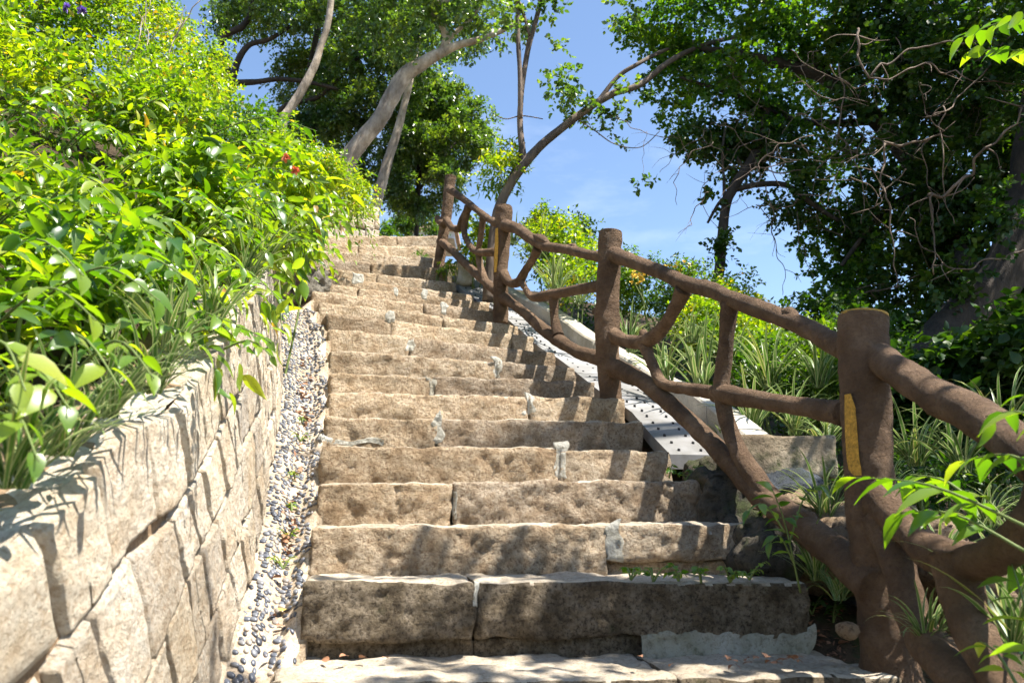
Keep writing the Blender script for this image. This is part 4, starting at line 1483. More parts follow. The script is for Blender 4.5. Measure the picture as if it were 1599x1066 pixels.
for a in [
    (868, 452, 5.35, 1.05, 3, 'dark upright striped grass tuft directly behind the railing bay right of the second post'),
    (905, 470, 5.1, 0.9, 2, 'striped grass tuft just left of the third railing post'),
    (845, 400, 6.3, 1.1, 1, 'sunny striped grass tuft near the top end of the kerb'),
    (800, 380, 7.0, 1.0, 0, 'farthest striped grass tuft right of the stairs'),
    (985, 545, 4.7, 1.0, 0, 'striped grass tuft just right of the third post behind the kerb'),
    (1040, 590, 4.3, 1.0, 1, 'bright striped grass tuft framed by the forked branch of the railing'),
    (1095, 600, 4.25, 1.1, 3, 'tall striped grass tuft left of the vertical branch of the railing'),
    (1080, 530, 4.9, 1.0, 2, 'striped grass tuft behind the forked branch'),
    (1140, 560, 4.7, 1.0, 0, 'striped grass tuft seen above the level rail behind its vertical branch'),
    (1175, 665, 3.75, 0.95, 1, 'striped grass tuft under the level rail at its left end'),
    (1240, 672, 3.6, 0.95, 0, 'striped grass tuft growing over the pale rectangular block'),
    (1290, 690, 3.45, 0.95, 2, 'striped grass tuft at the right end of the pale block'),
    (1130, 690, 3.75, 0.7, 2, 'striped grass tuft spilling onto the pale kerb near its lower end'),
    (1200, 600, 4.3, 1.1, 3, 'broad bladed striped tuft behind the level rail'),
    (1280, 600, 4.2, 1.1, 1, 'shaded striped tuft left of the nearest post above the level rail'),
    (1290, 800, 2.75, 0.75, 0, 'striped tuft between the lower rail and the nearest post'),
    (1275, 900, 2.5, 0.6, 1, 'small striped tuft below the sawn stub of the lower rail'),
    (1310, 930, 2.4, 0.6, 2, 'striped tuft low beside the foot of the nearest post'),
    (1430, 720, 3.2, 1.0, 0, 'shaded striped tuft right of the nearest post under the top rail'),
    (1500, 730, 3.0, 1.0, 1, 'shaded striped tuft behind the right hand leafy shoot'),
    (1570, 700, 3.0, 1.0, 3, 'shaded striped tuft near the right edge under the top rail'),
    (1540, 820, 2.6, 0.8, 2, 'striped tuft above the sunlit sandy rock'),
    (1475, 900, 2.1, 0.55, 1, 'striped tuft inside the curve of the lowest railing branch'),
    (1590, 1000, 1.75, 0.75, 3, 'bright striped tuft in the bottom right corner'),
    (1450, 1000, 1.9, 0.5, 0, 'striped tuft between the two lowest railing limbs'),
    (1600, 900, 2.0, 0.7, 1, 'striped tuft at the right edge beside the curved branch'),
    (1385, 770, 2.9, 0.8, 2, 'striped tuft half hidden behind the nearest post')]:
    tuft(*a)

# ---- right bank shrubs
shrub('shrub', [(870, 385, 6.6, 45, 36, .4), (905, 405, 6.2, 36, 36, .35), (845, 365, 7.2, 26, 26, .3), (910, 355, 6.8, 16, 16, .2), (850, 345, 7.2, 14, 16, .2), (885, 430, 5.9, 40, 30, .3)], 900, 9, 0.042, 0.16, 'leaf_lime',
      'lime green shrub between the second and third railing posts', 31, w=0.55)
shrub('shrub', [(1010, 445, 6.2, 60, 36, .4), (960, 430, 6.6, 40, 30, .4), (1070, 450, 6.0, 40, 30, .4)], 900, 9, 0.036, 0.15, 'leaf_mid',
      'bushy green plant topped with yellow flowers right of the third post', 32, w=0.5)
shrub('shrub', [(1150, 480, 5.8, 55, 36, .4), (1110, 500, 5.4, 50, 45, .4), (1180, 530, 5.2, 50, 50, .4), (1150, 455, 6.3, 28, 18, .3)], 1100, 9, 0.04, 0.15, 'leaf_lime',
      'green shrub at the foot of the slender dark trunk', 33, w=0.55)
shrub('shrub', [(1240, 560, 4.9, 70, 60, .5), (1180, 590, 4.6, 50, 45, .4), (1290, 600, 4.5, 60, 60, .4)], 900, 9, 0.04, 0.16, 'leaf_mid',
      'shaded green shrub behind the level rail left of the nearest post', 34, w=0.5)
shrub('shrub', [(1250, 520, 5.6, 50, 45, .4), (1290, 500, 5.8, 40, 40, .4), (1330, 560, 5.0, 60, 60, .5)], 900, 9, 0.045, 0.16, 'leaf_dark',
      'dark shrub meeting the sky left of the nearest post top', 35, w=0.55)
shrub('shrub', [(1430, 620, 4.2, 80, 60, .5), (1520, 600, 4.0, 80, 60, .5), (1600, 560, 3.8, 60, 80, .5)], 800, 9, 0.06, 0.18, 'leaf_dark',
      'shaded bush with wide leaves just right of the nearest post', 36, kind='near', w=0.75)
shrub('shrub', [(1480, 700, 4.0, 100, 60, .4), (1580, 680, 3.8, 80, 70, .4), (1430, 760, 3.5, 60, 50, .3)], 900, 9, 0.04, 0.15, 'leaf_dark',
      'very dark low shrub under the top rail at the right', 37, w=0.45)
shrub('shrub', [(780, 270, 6.6, 30, 26, .25), (795, 250, 6.7, 18, 18, .2)], 110, 8, 0.06, 0.14, 'leaf_lime',
      'young yellow green sprout growing at the base of the slender forked tree', 38, base=P(775, 330, 6.6), nst=4, kind='near', w=0.35)
shrub('shrub', [(745, 375, 6.9, 26, 40, .2), (728, 400, 7.0, 16, 16, .2)], 160, 8, 0.045, 0.12, 'leaf_lime',
      'bright leafy plant seen through the bay between the two upper posts', 39, kind='near', w=0.6)
shrub('shrub', [(696, 417, 7.0, 10, 11, .07)], 34, 7, 0.03, 0.06, 'leaf_lime', 'tiny bright green weed at the foot of the uppermost railing post', 40, base=P(694, 432, 7.0), nst=3, kind='near', w=0.6, cat='weed')
shrub('shrub', [(658, 400, 7.6, 10, 8, .06)], 20, 7, 0.025, 0.06, 'leaf_mid', 'dark weed beside the second highest step', 41, base=P(660, 405, 7.6), nst=2, cat='weed')
for i, (px, py, rx, ry) in enumerate([(1055, 425, 40, 9), (1000, 428, 16, 10)]):
    cc = [CL(px, py, 5.9, rx, ry, .25)]
    C_, Dn = clump_points(cc, 60 - 30 * i, np.random.default_rng(i), 0.4)
    k = len(C_)
    rg = np.random.default_rng(3 + i)
    pos = np.repeat(C_, 6, 0); d = nrmz(rg.normal(size=(k * 6, 3)) + np.array([0, -0.2, 0.8]))
    V, Fa = leaves(pos, d, rg.normal(size=(k * 6, 3)), np.full(k * 6, 0.022), 'round', 0.8)
    tag(mesh_obj('flower_cluster', V, Fa, M['flower_y']), ['row of yellow flowers along the top of the bush right of the third post', 'small pale yellow flower head left of the yellow row'][i], 'flowers')

# right bank undergrowth
pp = []
while len(pp) < 5200:
    x = rngu.uniform(0.3, 10); y = rngu.uniform(2.2, 11)
    u, h = path_at(x, y)
    if 1.35 < u < 9:
        pp.append((x, y, ground_z(x, y) + rngu.uniform(0.0, 0.3)))
pp = np.array(pp)
p_, a_, n_, s_ = twigs(pp, np.tile([0, -0.1, 0.9], (len(pp), 1)) + rngu.normal(0, 0.5, (len(pp), 3)), rngu.uniform(0.08, 0.25, len(pp)), 8, 0.042, rngu, 0.3)
V, Fa = leaves(p_, a_, n_, s_, 'far', 0.5)
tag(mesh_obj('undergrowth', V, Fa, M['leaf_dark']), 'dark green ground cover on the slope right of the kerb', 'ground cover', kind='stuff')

# right foreground shoots
def shoots(lst, lift=0.03):
    out = []
    for (x0, y0, Y0, x1, y1, Y1, n, ls) in lst:
        a = P(x0, y0, Y0); b = P(x1, y1, Y1)
        out.append(([a, a.lerp(b, 0.5) + Vector((0, 0, lift)), b], n, ls))
    return out


big_leaf_shoots('leafy_shoot', shoots([(1620, 830, 1.35, 1330, 745, 1.75, 6, .1), (1600, 860, 1.4, 1400, 800, 1.6, 5, .085), (1560, 820, 1.5, 1420, 740, 1.7, 4, .075)]), 'leaf_broad',
                'large bright leaves crossing in front of the nearest post at the right', 'plant', seed=11, w=0.42)
big_leaf_shoots('leafy_shoot', shoots([(1680, 700, 1.2, 1540, 650, 1.35, 4, .07), (1680, 760, 1.25, 1500, 720, 1.45, 5, .07), (1660, 640, 1.25, 1580, 640, 1.4, 3, .06)]), 'leaf_broad',
                'lit leaves poking in from the right edge above the top rail', 'plant', seed=12, w=0.4)
big_leaf_shoots('leafy_shoot', shoots([(1250, 925, 2.35, 1205, 762, 2.3, 6, .06), (1232, 850, 2.35, 1285, 755, 2.3, 5, .055), (1225, 830, 2.3, 1165, 800, 2.25, 3, .05), (1240, 880, 2.35, 1200, 850, 2.3, 3, .05)], 0.05), 'leaf_broad',
                'green leafy shoot growing up in front of the lower rail beside the steps', 'plant', seed=13, w=0.5)
big_leaf_shoots('leafy_shoot', shoots([(1640, 1100, 1.3, 1580, 880, 1.6, 5, .07), (1600, 1090, 1.4, 1530, 1000, 1.6, 4, .05)], 0.02), 'leaf_broad',
                'leafy shoot in the bottom right corner below the railing', 'plant', seed=14, w=0.45)
big_leaf_shoots('leafy_shoot', shoots([(1640, 20, 2.6, 1500, 60, 2.9, 7, .1), (1640, 90, 2.6, 1520, 80, 2.9, 5, .09)], 0.02), 'leaf_broad',
                'lit cluster of broad leaves hanging at the top right corner', 'vine', seed=15, w=0.55)
sh = []
for (x, y) in [(985, 893), (1020, 897), (1060, 895), (1095, 898), (1140, 897), (1170, 893)]:
    a = P(x, y + 12, 2.4)
    for k in range(3):
        b = a + Vector((random.uniform(-.05, .05), random.uniform(-.04, .02), random.uniform(.02, .055)))
        sh.append(([a, a.lerp(b, .5) + Vector((0, 0, .012)), b], 4, .022))
big_leaf_shoots('weed', sh, 'leaf_broad', 'row of small creeping weeds along the back of the second lowest step', 'weed', seed=16, w=0.75)
sh = []
for (x, y) in [(1045, 738), (1070, 742), (1085, 735)]:
    a = P(x, y + 8, 3.15)
    for k in range(2):
        b = a + Vector((random.uniform(-.05, .05), random.uniform(-.04, .02), random.uniform(.02, .06)))
        sh.append(([a, a.lerp(b, .5) + Vector((0, 0, .012)), b], 4, .026))
big_leaf_shoots('weed', sh, 'leaf_lime', 'small bright weed on the step just below the end of the slabs', 'weed', seed=17, w=0.6)
sh = []
for s_ in [2.2, 2.8, 3.4, 4.2, 5.4, 6.1]:
    a = chan(s_, 0.62)[0]
    for k in range(3):
        b = a + Vector((random.uniform(-.04, .04), random.uniform(-.05, .05), random.uniform(.02, .045)))
        sh.append(([a, a.lerp(b, .5) + Vector((0, 0, .01)), b], 3, .02))
big_leaf_shoots('weed', sh, 'leaf_lime', 'sparse weeds sprouting along the middle of the pebble gutter', 'weed', seed=18, w=0.4)


# ---- trees
def tree(name, label, wood, limbs, clumps, mat, bmat, seed, ntw, nleaf, lsize, twl, group=None, seg=10, rough=0.1, kind='far', w=0.55, cat='tree', world=None, **kw):
    """limbs: list of lists of (px,py,Y,rpx); first one is the trunk"""
    b0 = P(*limbs[0][0][:3])
    root = tag(empty(name, b0), label, cat, group)
    tr = MB(); br = MB()
    for i, lb in enumerate(limbs):
        w_ = [P(x, y, Y) for x, y, Y, r in lb]
        r = [q[3] * q[2] / F for q in lb]
        v, fc = tube(w_, r, seg if i == 0 else 8, 6, rough, 9, seed + i)
        (tr if i == 0 else br).add(v, fc)
    tr.build('trunk', M[bmat], root)
    if br.n: br.build('branch', M[bmat], root)
    if ntw:
        foliage('crown', [CL(*c) for c in clumps], ntw, nleaf, lsize, twl, M[mat], root, kind=kind, w=w, seed=seed, **kw)
    if world:
        rg = np.random.default_rng(seed + 5)
        VV, FF, nn = [], [], 0
        for c, r, k in world:
            C_, Dn = clump_points([(c, r)], k, rg, 0.5, 0.35, 9, seed)
            p, a, nh, sz = twigs(C_, Dn + rg.normal(0, .5, Dn.shape), twl * rg.uniform(.5, 1.3, len(C_)), nleaf, lsize, rg, 0.3)
            V, Fa = leaves(p, a, nh, sz, kind, w)
            VV.append(V); FF.append(Fa + nn); nn += len(V)
        mesh_obj('crown', np.concatenate(VV), np.concatenate(FF), M[mat], root)  # unseen clumps added for the shade they cast
    return root


# pale leaning tree behind the head of the stairs
tree('leaning_tree', 'thick pale grey trunk leaning right above the head of the stairs, forking near the top', True,
     [[(505, 330, 10, 18), (540, 255, 10, 16), (562, 222, 10, 15), (590, 190, 10, 14), (612, 150, 10, 15), (632, 118, 10, 14), (655, 102, 10, 12), (682, 85, 10, 10)],
      [(680, 87, 10, 10), (712, 72, 10, 7), (745, 63, 10, 6), (775, 52, 10, 5), (820, 30, 10, 3.5)],
      [(688, 84, 10, 8), (697, 62, 10, 8), (690, 40, 10, 8), (676, 22, 10, 8), (690, 4, 10, 9), (720, -30, 10, 8)],
      [(700, 62, 10, 5), (718, 45, 10, 4), (740, 25, 10, 4), (760, -10, 10, 3)]],
     [(720, 20, 10, 60, 30, .7), (765, 45, 10, 40, 22, .5), (600, 20, 10, 60, 40, .8), (690, -60, 10, 120, 60, 1.2), (640, 85, 10, 22, 40, .3), (670, 40, 10, 26, 30, .4)],
     'leaf_tree', 'bark_pale', 61, 900, 10, 0.085, 0.3, gap=0.3)
tree('slender_tree', 'slim pale trunk rising right behind the thick leaning trunk', True,
     [[(568, 380, 11, 11), (580, 345, 11, 11), (592, 300, 11, 9), (606, 250, 11, 8), (622, 200, 11, 7), (632, 160, 11, 6), (642, 120, 11, 5), (655, 60, 11.5, 4)]],
     [(640, 60, 11.6, 50, 50, .7)], 'leaf_tree', 'bark_pale', 62, 200, 10, 0.08, 0.3)
tree('slender_tree', 'slim pale trunk curving up in front of the dark tree at the upper left', True,
     [[(432, 330, 10.6, 9), (440, 200, 10.6, 8.5), (452, 172, 10.6, 8), (472, 140, 10.6, 7.5), (490, 105, 10.6, 7), (500, 75, 10.6, 6), (510, 45, 10.6, 6), (516, 10, 10.6, 5.5), (520, -40, 10.6, 5)]],
     [(520, -60, 10.8, 60, 40, .6)], 'leaf_tree', 'bark_pale', 72, 150, 10, 0.08, 0.3)
# big dark green canopy behind
tree('canopy_tree', 'wide dark green tree filling the sky left of the leaning trunk', True,
     [[(420, 340, 12.2, 12), (425, 240, 12.4, 9), (440, 190, 12.4, 8), (480, 120, 12.5, 6), (500, 20, 12.6, 5)],
      [(362, 130, 12, 6), (372, 95, 12, 6), (390, 70, 12, 5), (420, 62, 12, 4), (455, 40, 12, 3)],
      [(362, 130, 12, 6), (400, 128, 12, 5), (435, 124, 12, 4), (480, 128, 12, 4), (530, 140, 12, 3)],
      [(345, 70, 12, 5), (352, 55, 12, 6), (378, 42, 12, 6), (390, 20, 12, 5), (398, -20, 12, 5)],
      [(330, 250, 12, 9), (345, 180, 12, 7), (362, 130, 12, 6)],
      [(420, 240, 12.2, 6), (440, 170, 12.2, 5), (500, 150, 12.2, 4), (560, 90, 12.2, 3)]],
     [(570, 90, 12.5, 110, 95, 1.6), (460, 45, 12.5, 70, 45, 1.4), (360, 0, 12.5, 60, 40, 1.2), (350, 130, 13.2, 26, 40, .6), (445, 190, 13.2, 26, 22, .5), (600, 200, 12.5, 90, 70, 1.2), (500, 190, 12.5, 55, 50, 1.0), (470, 120, 13, 60, 40, .9),
      (540, -40, 12.5, 200, 80, 2.0), (540, 240, 13, 60, 50, 1.0), (700, 40, 13.5, 70, 40, 1.0)],
     'leaf_tree', 'bark_dark', 63, 7500, 10, 0.08, 0.22, gap=0.6, gk=4.0)
tree('broadleaf_tree', 'rounded glossy green tree standing against the sky left of the highest post', True,
     [[(650, 372, 13, 4), (652, 330, 13, 4), (655, 260, 13, 4), (660, 200, 13, 3), (665, 150, 13, 2)], [(652, 300, 13, 3), (690, 250, 13, 2), (730, 200, 13, 1.5)]],
     [(690, 190, 13, 70, 60, 1.1), (660, 240, 13, 60, 60, 1.1), (720, 230, 12.8, 48, 36, .7), (740, 190, 12.8, 34, 26, .5), (640, 290, 12.8, 50, 40, .8), (690, 285, 12.5, 30, 30, .5), (655, 315, 12.5, 22, 22, .4),
      (660, 130, 13, 50, 40, .8)],
     'leaf_tree', 'bark_dark', 64, 4600, 10, 0.075, 0.2, gap=0.5, gk=4.5)
shrub('distant_tree', [(625, 350, 20, 20, 9, .5), (640, 343, 20, 10, 10, .4), (600, 362, 19, 14, 6, .4)], 380, 8, 0.1, 0.3, 'leaf_mid', 'hazy small tree low on the skyline at the head of the stairs', 65, cat='tree', base=P(625, 366, 20), nst=4, sr=0.03, stem='bark_dark')
shrub('distant_tree', [(683, 352, 16, 8, 8, .3), (665, 340, 15, 12, 12, .3)], 160, 8, 0.08, 0.25, 'leaf_mid', 'leafy tree low behind the uppermost post', 66, cat='tree', base=P(683, 366, 16), nst=3, sr=0.03, stem='bark_dark')

# slender forked tree in the middle
tree('forked_tree', 'slender forked brown tree behind the second railing post spreading against the sky', True,
     [[(762, 470, 6.5, 10), (768, 400, 6.5, 9), (775, 340, 6.5, 8.5), (790, 300, 6.5, 8), (812, 265, 6.5, 8), (840, 232, 6.5, 7.5), (880, 198, 6.5, 7), (930, 162, 6.5, 6.5), (965, 142, 6.5, 6)],
      [(960, 145, 6.5, 6), (1000, 132, 6.55, 5.5), (1040, 100, 6.6, 5), (1080, 78, 6.8, 4.5), (1130, 62, 7.1, 4), (1190, 50, 7.4, 3)],
      [(935, 158, 6.5, 4.5), (965, 120, 6.5, 4), (1000, 98, 6.5, 4), (1040, 78, 6.8, 3.2), (1100, 60, 7.2, 2.5)],
      [(820, 256, 6.5, 5.5), (814, 220, 6.5, 5.5), (812, 180, 6.5, 5), (816, 130, 6.5, 4.5), (826, 70, 6.5, 5), (840, 20, 6.5, 4.5), (850, -30, 6.5, 4)],
      [(812, 185, 6.45, 4), (812, 120, 6.4, 4), (809, 60, 6.4, 4), (808, -20, 6.4, 4)],
      [(827, 55, 6.4, 3), (820, 30, 6.4, 2.5), (812, 5, 6.4, 2.5)],
      [(784, 308, 6.6, 6), (800, 275, 6.6, 5), (812, 238, 6.55, 4), (818, 222, 6.5, 3)],
      [(770, 178, 6.5, .7), (790, 186, 6.5, 1), (815, 181, 6.5, 1.2), (848, 186, 6.5, .8)],
      [(900, 185, 6.5, 1), (930, 205, 6.5, 1), (960, 225, 6.5, .9), (1000, 230, 6.5, .8), (1030, 205, 6.4, .7)]],
     [(880, 135, 6.5, 26, 30, .25), (900, 160, 6.5, 24, 20, .2), (870, 75, 6.5, 16, 8, .15), (800, 35, 6.5, 34, 30, .25), (910, 175, 6.5, 24, 12, .2), (950, 185, 6.5, 20, 12, .15), (965, 222, 6.5, 12, 8, .1),
      (1000, 265, 6.5, 10, 4, .06), (1003, 292, 6.5, 13, 8, .08), (975, 20, 6.5, 26, 12, .2), (985, 150, 6.5, 30, 14, .2), (860, 10, 6.5, 24, 14, .2)],
     'leaf_tree', 'bark_brown', 67, 210, 8, 0.05, 0.13, kind='round', w=0.7, gap=0.1)
# right: slim dark vine covered trunk
tree('vine_covered_tree', 'slim dark trunk hung with vines standing against the sky left of the big tree', True,
     [[(1098, 560, 6.6, 12), (1105, 490, 6.6, 11), (1122, 430, 6.6, 9), (1128, 370, 6.6, 8.5), (1134, 320, 6.6, 8), (1150, 285, 6.6, 8.5), (1172, 255, 6.6, 9), (1188, 215, 6.6, 8), (1200, 160, 6.6, 6)],
      [(1150, 296, 6.6, 5), (1185, 288, 6.6, 5), (1230, 290, 6.5, 4.5), (1270, 320, 6.5, 4), (1310, 345, 6.5, 3.5)],
      [(1132, 330, 6.6, 3.5), (1130, 280, 6.6, 2.5), (1128, 235, 6.6, 2), (1133, 200, 6.6, 2)],
      [(1105, 348, 6.6, 2), (1122, 318, 6.6, 2.5), (1135, 305, 6.6, 3)],
      [(1165, 272, 6.6, 3), (1150, 245, 6.6, 2.5), (1135, 232, 6.6, 2)]],
     [(1118, 300, 6.6, 10, 30, .1), (1130, 390, 6.5, 14, 26, .1), (1190, 250, 6.7, 60, 34, .4), (1240, 300, 6.6, 40, 40, .4), (1105, 210, 6.7, 60, 26, .4), (1170, 200, 6.7, 70, 36, .4), (1112, 400, 6.5, 12, 10, .1)],
     'leaf_dark', 'bark_dark', 68, 900, 8, 0.046, 0.13, kind='round', w=0.75, gap=0.35, gk=5)
# hanging canopy, lit edge
tree('canopy_tree', 'round leaved tree crown hanging into the sky right of the forked tree', True,
     [[(1560, 640, 6.2, 22), (1500, 420, 6.4, 20), (1420, 250, 6.6, 16), (1300, 130, 6.7, 12), (1180, 90, 6.8, 8), (1080, 75, 6.9, 5)],
      [(1360, 190, 6.7, 7), (1250, 190, 6.7, 5), (1150, 150, 6.7, 4), (1060, 120, 6.8, 2)],
      [(1300, 130, 6.7, 8), (1230, 40, 6.8, 6), (1150, -40, 6.8, 5)],
      [(1440, 300, 6.5, 8), (1380, 330, 6.5, 5), (1310, 420, 6.4, 3)]],
     [(1110, 60, 6.9, 100, 70, .8), (1050, 110, 6.9, 50, 50, .5), (1150, 140, 6.9, 90, 60, .7), (1060, 40, 7, 70, 50, .6), (1000, 50, 7.1, 40, 34, .4), (1230, 90, 6.9, 100, 80, .9), (1210, 200, 6.9, 80, 50, .6),
      (1080, 170, 6.9, 45, 30, .4), (1300, 220, 6.9, 70, 70, .7), (1320, 330, 6.8, 60, 70, .6), (1300, 60, 6.9, 90, 80, .9), (1330, 420, 6.6, 60, 60, .6), (1270, 370, 6.7, 30, 26, .3), (1200, -30, 7, 200, 50, 1), (1230, -180, 7, 260, 80, 1.2)],  # topmost clump lies above the frame, added to shade the leaves below
     'leaf_hang', 'bark_dark', 69, 5200, 9, 0.044, 0.13, kind='round', w=0.75, gap=0.6, gk=6.5)
tree('old_tree', 'massive dark trunk in deep shade at the right edge under an ivy clad crown', True,
     [[(1395, 640, 5.2, 30), (1440, 560, 5.2, 34), (1500, 500, 5.2, 36), (1560, 440, 5.2, 36), (1600, 350, 5.2, 36), (1620, 220, 5.2, 34), (1640, 60, 5.2, 30), (1650, -80, 5.2, 26)],
      [(1540, 460, 5.4, 20), (1470, 340, 6.4, 10), (1420, 200, 6.8, 7), (1380, 60, 7.0, 5)],
      [(1600, 350, 5.4, 20), (1540, 180, 6.4, 9), (1480, 60, 6.8, 6), (1440, -40, 7, 5)],
      [(1650, -80, 5.2, 24), (1850, -700, 3.4, 30), (1700, -1300, 2.4, 26)], [(1850, -700, 3.4, 18), (1500, -1000, 2.6, 12), (1200, -1250, 2.3, 8)]],  # last limbs are unseen, added to carry the shading clumps
     [(1420, 120, 6.0, 110, 110, .9), (1530, 120, 5.8, 110, 130, .9), (1420, 300, 6.2, 90, 100, .8), (1530, 320, 6.0, 100, 120, .8), (1620, 250, 5.6, 80, 200, .8), (1450, 430, 6.2, 90, 80, .7),
      (1400, 540, 5.8, 70, 60, .6), (1520, 540, 5.8, 110, 80, .7), (1600, 480, 5.6, 80, 100, .6), (1500, -30, 5.8, 200, 60, 1.0), (1370, 60, 6.2, 80, 80, .8), (1400, 420, 7.0, 130, 130, .6), (1500, 200, 7.0, 160, 180, .6), (1500, -220, 6, 260, 90, 1.2), (1600, 150, 4.7, 50, 130, .25), (1580, 320, 4.8, 50, 60, .25), (1500, 430, 4.9, 50, 40, .25)],  # the clump far above the frame is added to shade this crown
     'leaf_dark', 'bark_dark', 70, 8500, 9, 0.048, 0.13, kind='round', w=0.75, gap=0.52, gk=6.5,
     # unseen leaf clumps, added to shade the lowest steps, right bank and trunk
     world=[((1.85, 1.84, 3.0), (.95, .17, .28), 420), ((1.6, 1.4, 2.95), (.9, .2, .25), 60), ((2.6, 2.35, 3.05), (.4, .35, .3), 70), ((3.7, 3.3, 3.25), (.7, .8, .35), 260),
            ((3.6, 2.7, 3.1), (.9, .8, .4), 260), ((3.9, 4.2, 3.6), (.9, .9, .4), 300), 
            ((5.2, 4.8, 4.0), (1.1, 1.2, .9), 700), ((4.6, 4.9, 2.8), (.5, .8, .8), 350)])


# ---- hanging vines and bare roots
def vine(pts, r, label, mat='twig', cat='vine', name='hanging_vine', group=None, crook=1.0):
    w_ = [P(*p) for p in pts]
    c, _ = catmull(w_, [1] * len(w_), 4)
    sc_ = 0.02 * crook
    c = [q + Vector((noise.noise(q * 9), noise.noise(q * 9 + Vector((5, 0, 0))), noise.noise(q * 9 + Vector((0, 7, 0))))) * sc_ * (0.2 if i in (0, len(c) - 1) else 2) for i, q in enumerate(c)]
    n = len(c)
    v, fc = tube(c, [r * 0.75 * (1 - 0.6 * i / n) for i in range(n)], 6, 2, 0.18, 30, pts[0][0] * .01)
    # side twigs grow from the same stem
    mb = MB(); mb.add(v, fc)
    r_ = random.Random(int(pts[0][0] * 7 + pts[0][1]))
    for k in range(max(2, n // 4)):
        i = r_.randrange(1, n - 1)
        d = Vector((r_.uniform(-1, 1), r_.uniform(-.4, .4), r_.uniform(-1, .6))).normalized() * r_.uniform(.08, .28)
        e = c[i] + d; m_ = c[i].lerp(e, .5) + Vector((r_.uniform(-.03, .03), 0, r_.uniform(-.03, .03)))
        v, fc = tube([c[i], m_, e], [r * .4, r * .3, r * .12], 4, 3)
        mb.add(v, fc)
    tag(mb.build(name, M[mat], None), label, cat, group)


vine([(1340, 45, 5.0), (1338, 80, 5.0), (1345, 112, 5.0), (1365, 125, 5.0), (1400, 118, 5.0), (1440, 100, 5.0), (1480, 112, 5.0), (1530, 125, 4.9), (1620, 130, 4.8)], .012, 'pale looping vine crossing the upper part of the old tree')
vine([(1360, 120, 5.0), (1400, 90, 5.0), (1440, 75, 5.0), (1500, 65, 4.9), (1560, 78, 4.8), (1640, 60, 4.8)], .012, 'pale vine running right above the looping one')
vine([(1380, 222, 4.9), (1410, 225, 4.9), (1440, 222, 4.9), (1462, 210, 4.9), (1490, 212, 4.9)], .014, 'short crooked pale root left of the old trunk')
vine([(1382, 222, 4.9), (1378, 260, 4.9), (1376, 300, 4.9), (1390, 340, 4.9), (1392, 400, 4.9), (1400, 450, 4.9)], .010, 'pale root hanging straight down from the crooked one')
vine([(1450, 305, 4.8), (1490, 298, 4.8), (1510, 275, 4.8), (1530, 240, 4.7), (1560, 210, 4.7), (1590, 180, 4.7), (1620, 150, 4.7)], .016, 'thick pale root climbing right towards the corner')
vine([(1455, 305, 4.8), (1452, 330, 4.8), (1460, 380, 4.8), (1458, 430, 4.8)], .010, 'root dangling below the thick pale root')
vine([(1472, 165, 4.8), (1470, 230, 4.8), (1475, 300, 4.8), (1490, 350, 4.8)], .007, 'thin straight vine dropping past the thick pale root')
vine([(1600, 20, 4.8), (1560, 80, 4.8), (1520, 130, 4.8), (1470, 175, 4.8), (1450, 185, 4.8), (1475, 205, 4.8)], .009, 'thin branch slanting down left below the top right corner')
vine([(1190, 262, 6.3), (1225, 270, 6.3), (1270, 262, 6.3), (1310, 245, 6.2), (1360, 230, 6.2)], .010, 'dark vine bridging the slim trunk and the big crown')
vine([(1196, 290, 6.3), (1205, 330, 6.3), (1204, 360, 6.3), (1212, 390, 6.3), (1225, 420, 6.3), (1222, 460, 6.3)], .007, 'dark vine hanging in front of the sky gap')
vine([(1180, 320, 6.3), (1200, 345, 6.3), (1206, 375, 6.3), (1208, 400, 6.3)], .005, 'thin dark tendril left of the hanging vine')
vine([(1245, 330, 6.3), (1250, 370, 6.3), (1258, 410, 6.3), (1280, 450, 6.3)], .005, 'fine tendril hanging right in the sky gap')
vine([(960, 180, 6.4), (1000, 205, 6.4), (1040, 212, 6.4), (1060, 218, 6.4)], .005, 'fine bare runner reaching right from the forked tree')
vine([(1010, 205, 6.4), (1005, 240, 6.4), (1003, 285, 6.4)], .003, 'thread like stem holding the small hanging leaf tuft')
vine([(1310, 100, 6.0), (1316, 150, 6.0), (1310, 200, 6.0), (1330, 240, 6.0), (1350, 300, 6.0), (1345, 350, 6.0)], .010, 'brown vine threading down through the middle of the crown')
vine([(1290, 480, 6.0), (1330, 460, 6.0), (1390, 450, 6.0), (1440, 425, 5.6), (1500, 425, 5.4)], .010, 'low slanting branch left of the old trunk base')
vine([(1600, 390, 4.8), (1560, 400, 4.8), (1520, 420, 4.8), (1480, 415, 4.8), (1440, 380, 4.8), (1420, 340, 4.8)], .009, 'grey vine sagging across the old trunk')
for i, (x, y, x2, y2, lb) in enumerate([(195, 110, 235, 0, 'bare pale twig rising left in the fine leaved bush'), (225, 120, 228, -10, 'bare upright twig in the middle of the fine leaved bush'), (255, 100, 290, 10, 'bare twig leaning right out of the fine leaved bush'),
                                        (270, 60, 318, -10, 'rightmost bare twig above the fine leaved bush')]):
    vine([(x, y, 4.6), ((x + x2) / 2 + 4, (y + y2) / 2, 4.6), (x2, y2, 4.6)], .007, lb, 'bark_pale', 'twig', 'bare_twig')

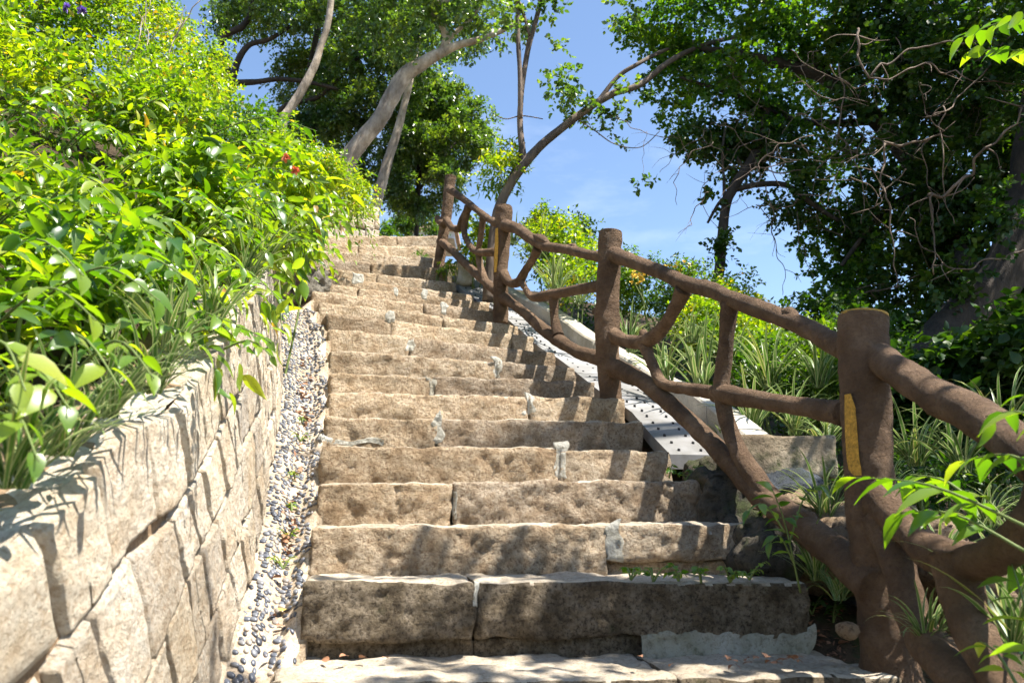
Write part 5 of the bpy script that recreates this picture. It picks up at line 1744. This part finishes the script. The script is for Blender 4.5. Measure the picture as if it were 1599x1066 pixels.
for i in range(60):
    r_ = random.Random(100 + i)
    x, y, Y = (r_.uniform(1230, 1560), r_.uniform(60, 330), r_.uniform(4.9, 5.9)) if i % 2 else (r_.uniform(1060, 1330), r_.uniform(60, 330), r_.uniform(6.0, 6.6))
    ang = r_.uniform(0.2, 2.9); L0 = r_.uniform(50, 130)
    pts_ = [(x + math.cos(ang) * L0 * t + 14 * math.sin(5 * t + i), y + math.sin(ang) * L0 * t + 10 * math.cos(4 * t + i), Y) for t in (0, .33, .66, 1)]
    vine(pts_, 0.006, 'thin crooked twig tangled in the shaded crown on the right', 'twig', 'twig', 'dry_twig', 'tangled twigs in the shaded crown', 1.3)

# ---- litter
def litter(name, pts, size, mat, label, seed, cat='fallen leaves'):
    rg = np.random.default_rng(seed)
    n = len(pts)
    V, Fa = leaves(np.array(pts), rg.normal(size=(n, 3)) * [1, 1, .25], rg.normal(size=(n, 3)) * .35 + [0, 0, 1], size * rg.uniform(.5, 1.2, n), 'near', 0.5)
    tag(mesh_obj(name, V, Fa, M[mat]), label, cat, kind='stuff')


rl = random.Random(9)
pts = []
for s_, n in ((2.6, 26), (3.2, 26), (6.2, 34), (7.4, 30), (5.0, 14), (4.2, 10), (8.4, 10), (0.9, 5)):
    for k in range(n):
        q = chan(s_ + rl.gauss(0, .3), 0.62 + rl.gauss(0, .12))[0]
        pts.append(tuple(q + UP * rl.uniform(.008, .03)))
litter('dry_leaves', pts, 0.032, 'deadleaf', 'brown dry leaves caught in the pebble gutter', 1)
pts = []
for px, py, n, sx in ((1145, 1026, 5, 30), (1060, 1030, 2, 50), (1190, 1000, 10, 40), (1290, 960, 34, 30), (1270, 1000, 24, 40), (1310, 1040, 18, 40), (1300, 1000, 40, 36), (1450, 1040, 20, 60), (560, 1040, 4, 50)):
    for k in range(n):
        x, y = px + rl.gauss(0, sx * .6), py + rl.gauss(0, 10 if sx > 40 else 26)
        g = P(x, y, 2.2)
        p = G(x, y, 1.6) if x > 1250 else P(x, 1034 + rl.uniform(-8, 8), 2.12)
        pts.append(tuple(p + UP * 0.008))
litter('dry_leaves', pts, 0.034, 'deadleaf', 'brown dry leaves scattered on the lowest step and round the foot of the post', 2)
rg = np.random.default_rng(5)
q = chan(1.35, 0.5)[0] + UP * 0.02
V, Fa = leaves(np.array([tuple(q)]), np.array([[0.1, 1, 0.2]]), np.array([[0.1, -0.3, 1]]), np.array([0.034]), 'near', 0.7)
tag(mesh_obj('fallen_leaf', V, Fa, M['yleaf']), 'single yellow leaf lying on the pebbles', 'leaf')

# more long pointed leaves in loose sprays over the left bank
for gi, (lst, lb, mt) in enumerate([
    ([(-20, 300, 2.3, 90, 270, 2.1, 6, .075), (60, 330, 2.2, 160, 320, 2.0, 7, .07), (-30, 380, 2.0, 80, 370, 1.75, 6, .07), (150, 390, 2.2, 250, 370, 2.0, 7, .066)],
     'loose sprays of long yellow green leaves at the left edge above the heart shaped ones', 'leaf_lime'),
    ([(100, 240, 2.8, 200, 215, 2.6, 7, .075), (180, 280, 2.7, 280, 270, 2.5, 7, .07), (0, 210, 3.0, 100, 190, 2.8, 7, .08), (250, 330, 2.6, 340, 330, 2.4, 7, .066)],
     'long leaved shoots standing above the small leaved lime shrub', 'leaf_broad'),
    ([(270, 420, 2.3, 380, 420, 2.1, 7, .062), (300, 380, 2.5, 410, 370, 2.35, 7, .062), (330, 350, 2.8, 440, 330, 2.6, 7, .07), (230, 450, 2.1, 330, 470, 1.9, 7, .056)],
     'drooping pointed leaves in front of the striped tufts in the middle of the wall', 'leaf_broad')]):
    sh = shoots(lst, 0.08)
    r_ = random.Random(gi)
    more = []
    for pts, n, ls in sh:
        for q in range(2):
            dv = Vector((r_.uniform(-.1, .1), r_.uniform(-.1, .1), r_.uniform(-.08, .1)))
            more.append(([p + dv * (0.4 + 0.3 * k) for k, p in enumerate(pts)], n, ls))
    big_leaf_shoots('leafy_plant', sh + more, mt, lb, 'plant', seed=30 + gi, w=0.4)

sh = []
for (x, y) in [(1262, 880), (1290, 905), (1320, 900), (1268, 945), (1300, 960)]:
    a = G(x, y + 14, 1.8)
    for k in range(3):
        b = a + Vector((random.uniform(-.06, .06), random.uniform(-.05, .03), random.uniform(.04, .1)))
        sh.append(([a, a.lerp(b, .5) + Vector((0, 0, .012)), b], 4, .034))
big_leaf_shoots('weed', sh, 'leaf_mid', 'low dark green weeds in the litter between the lowest steps and the nearest post', 'weed', seed=41, w=0.6)
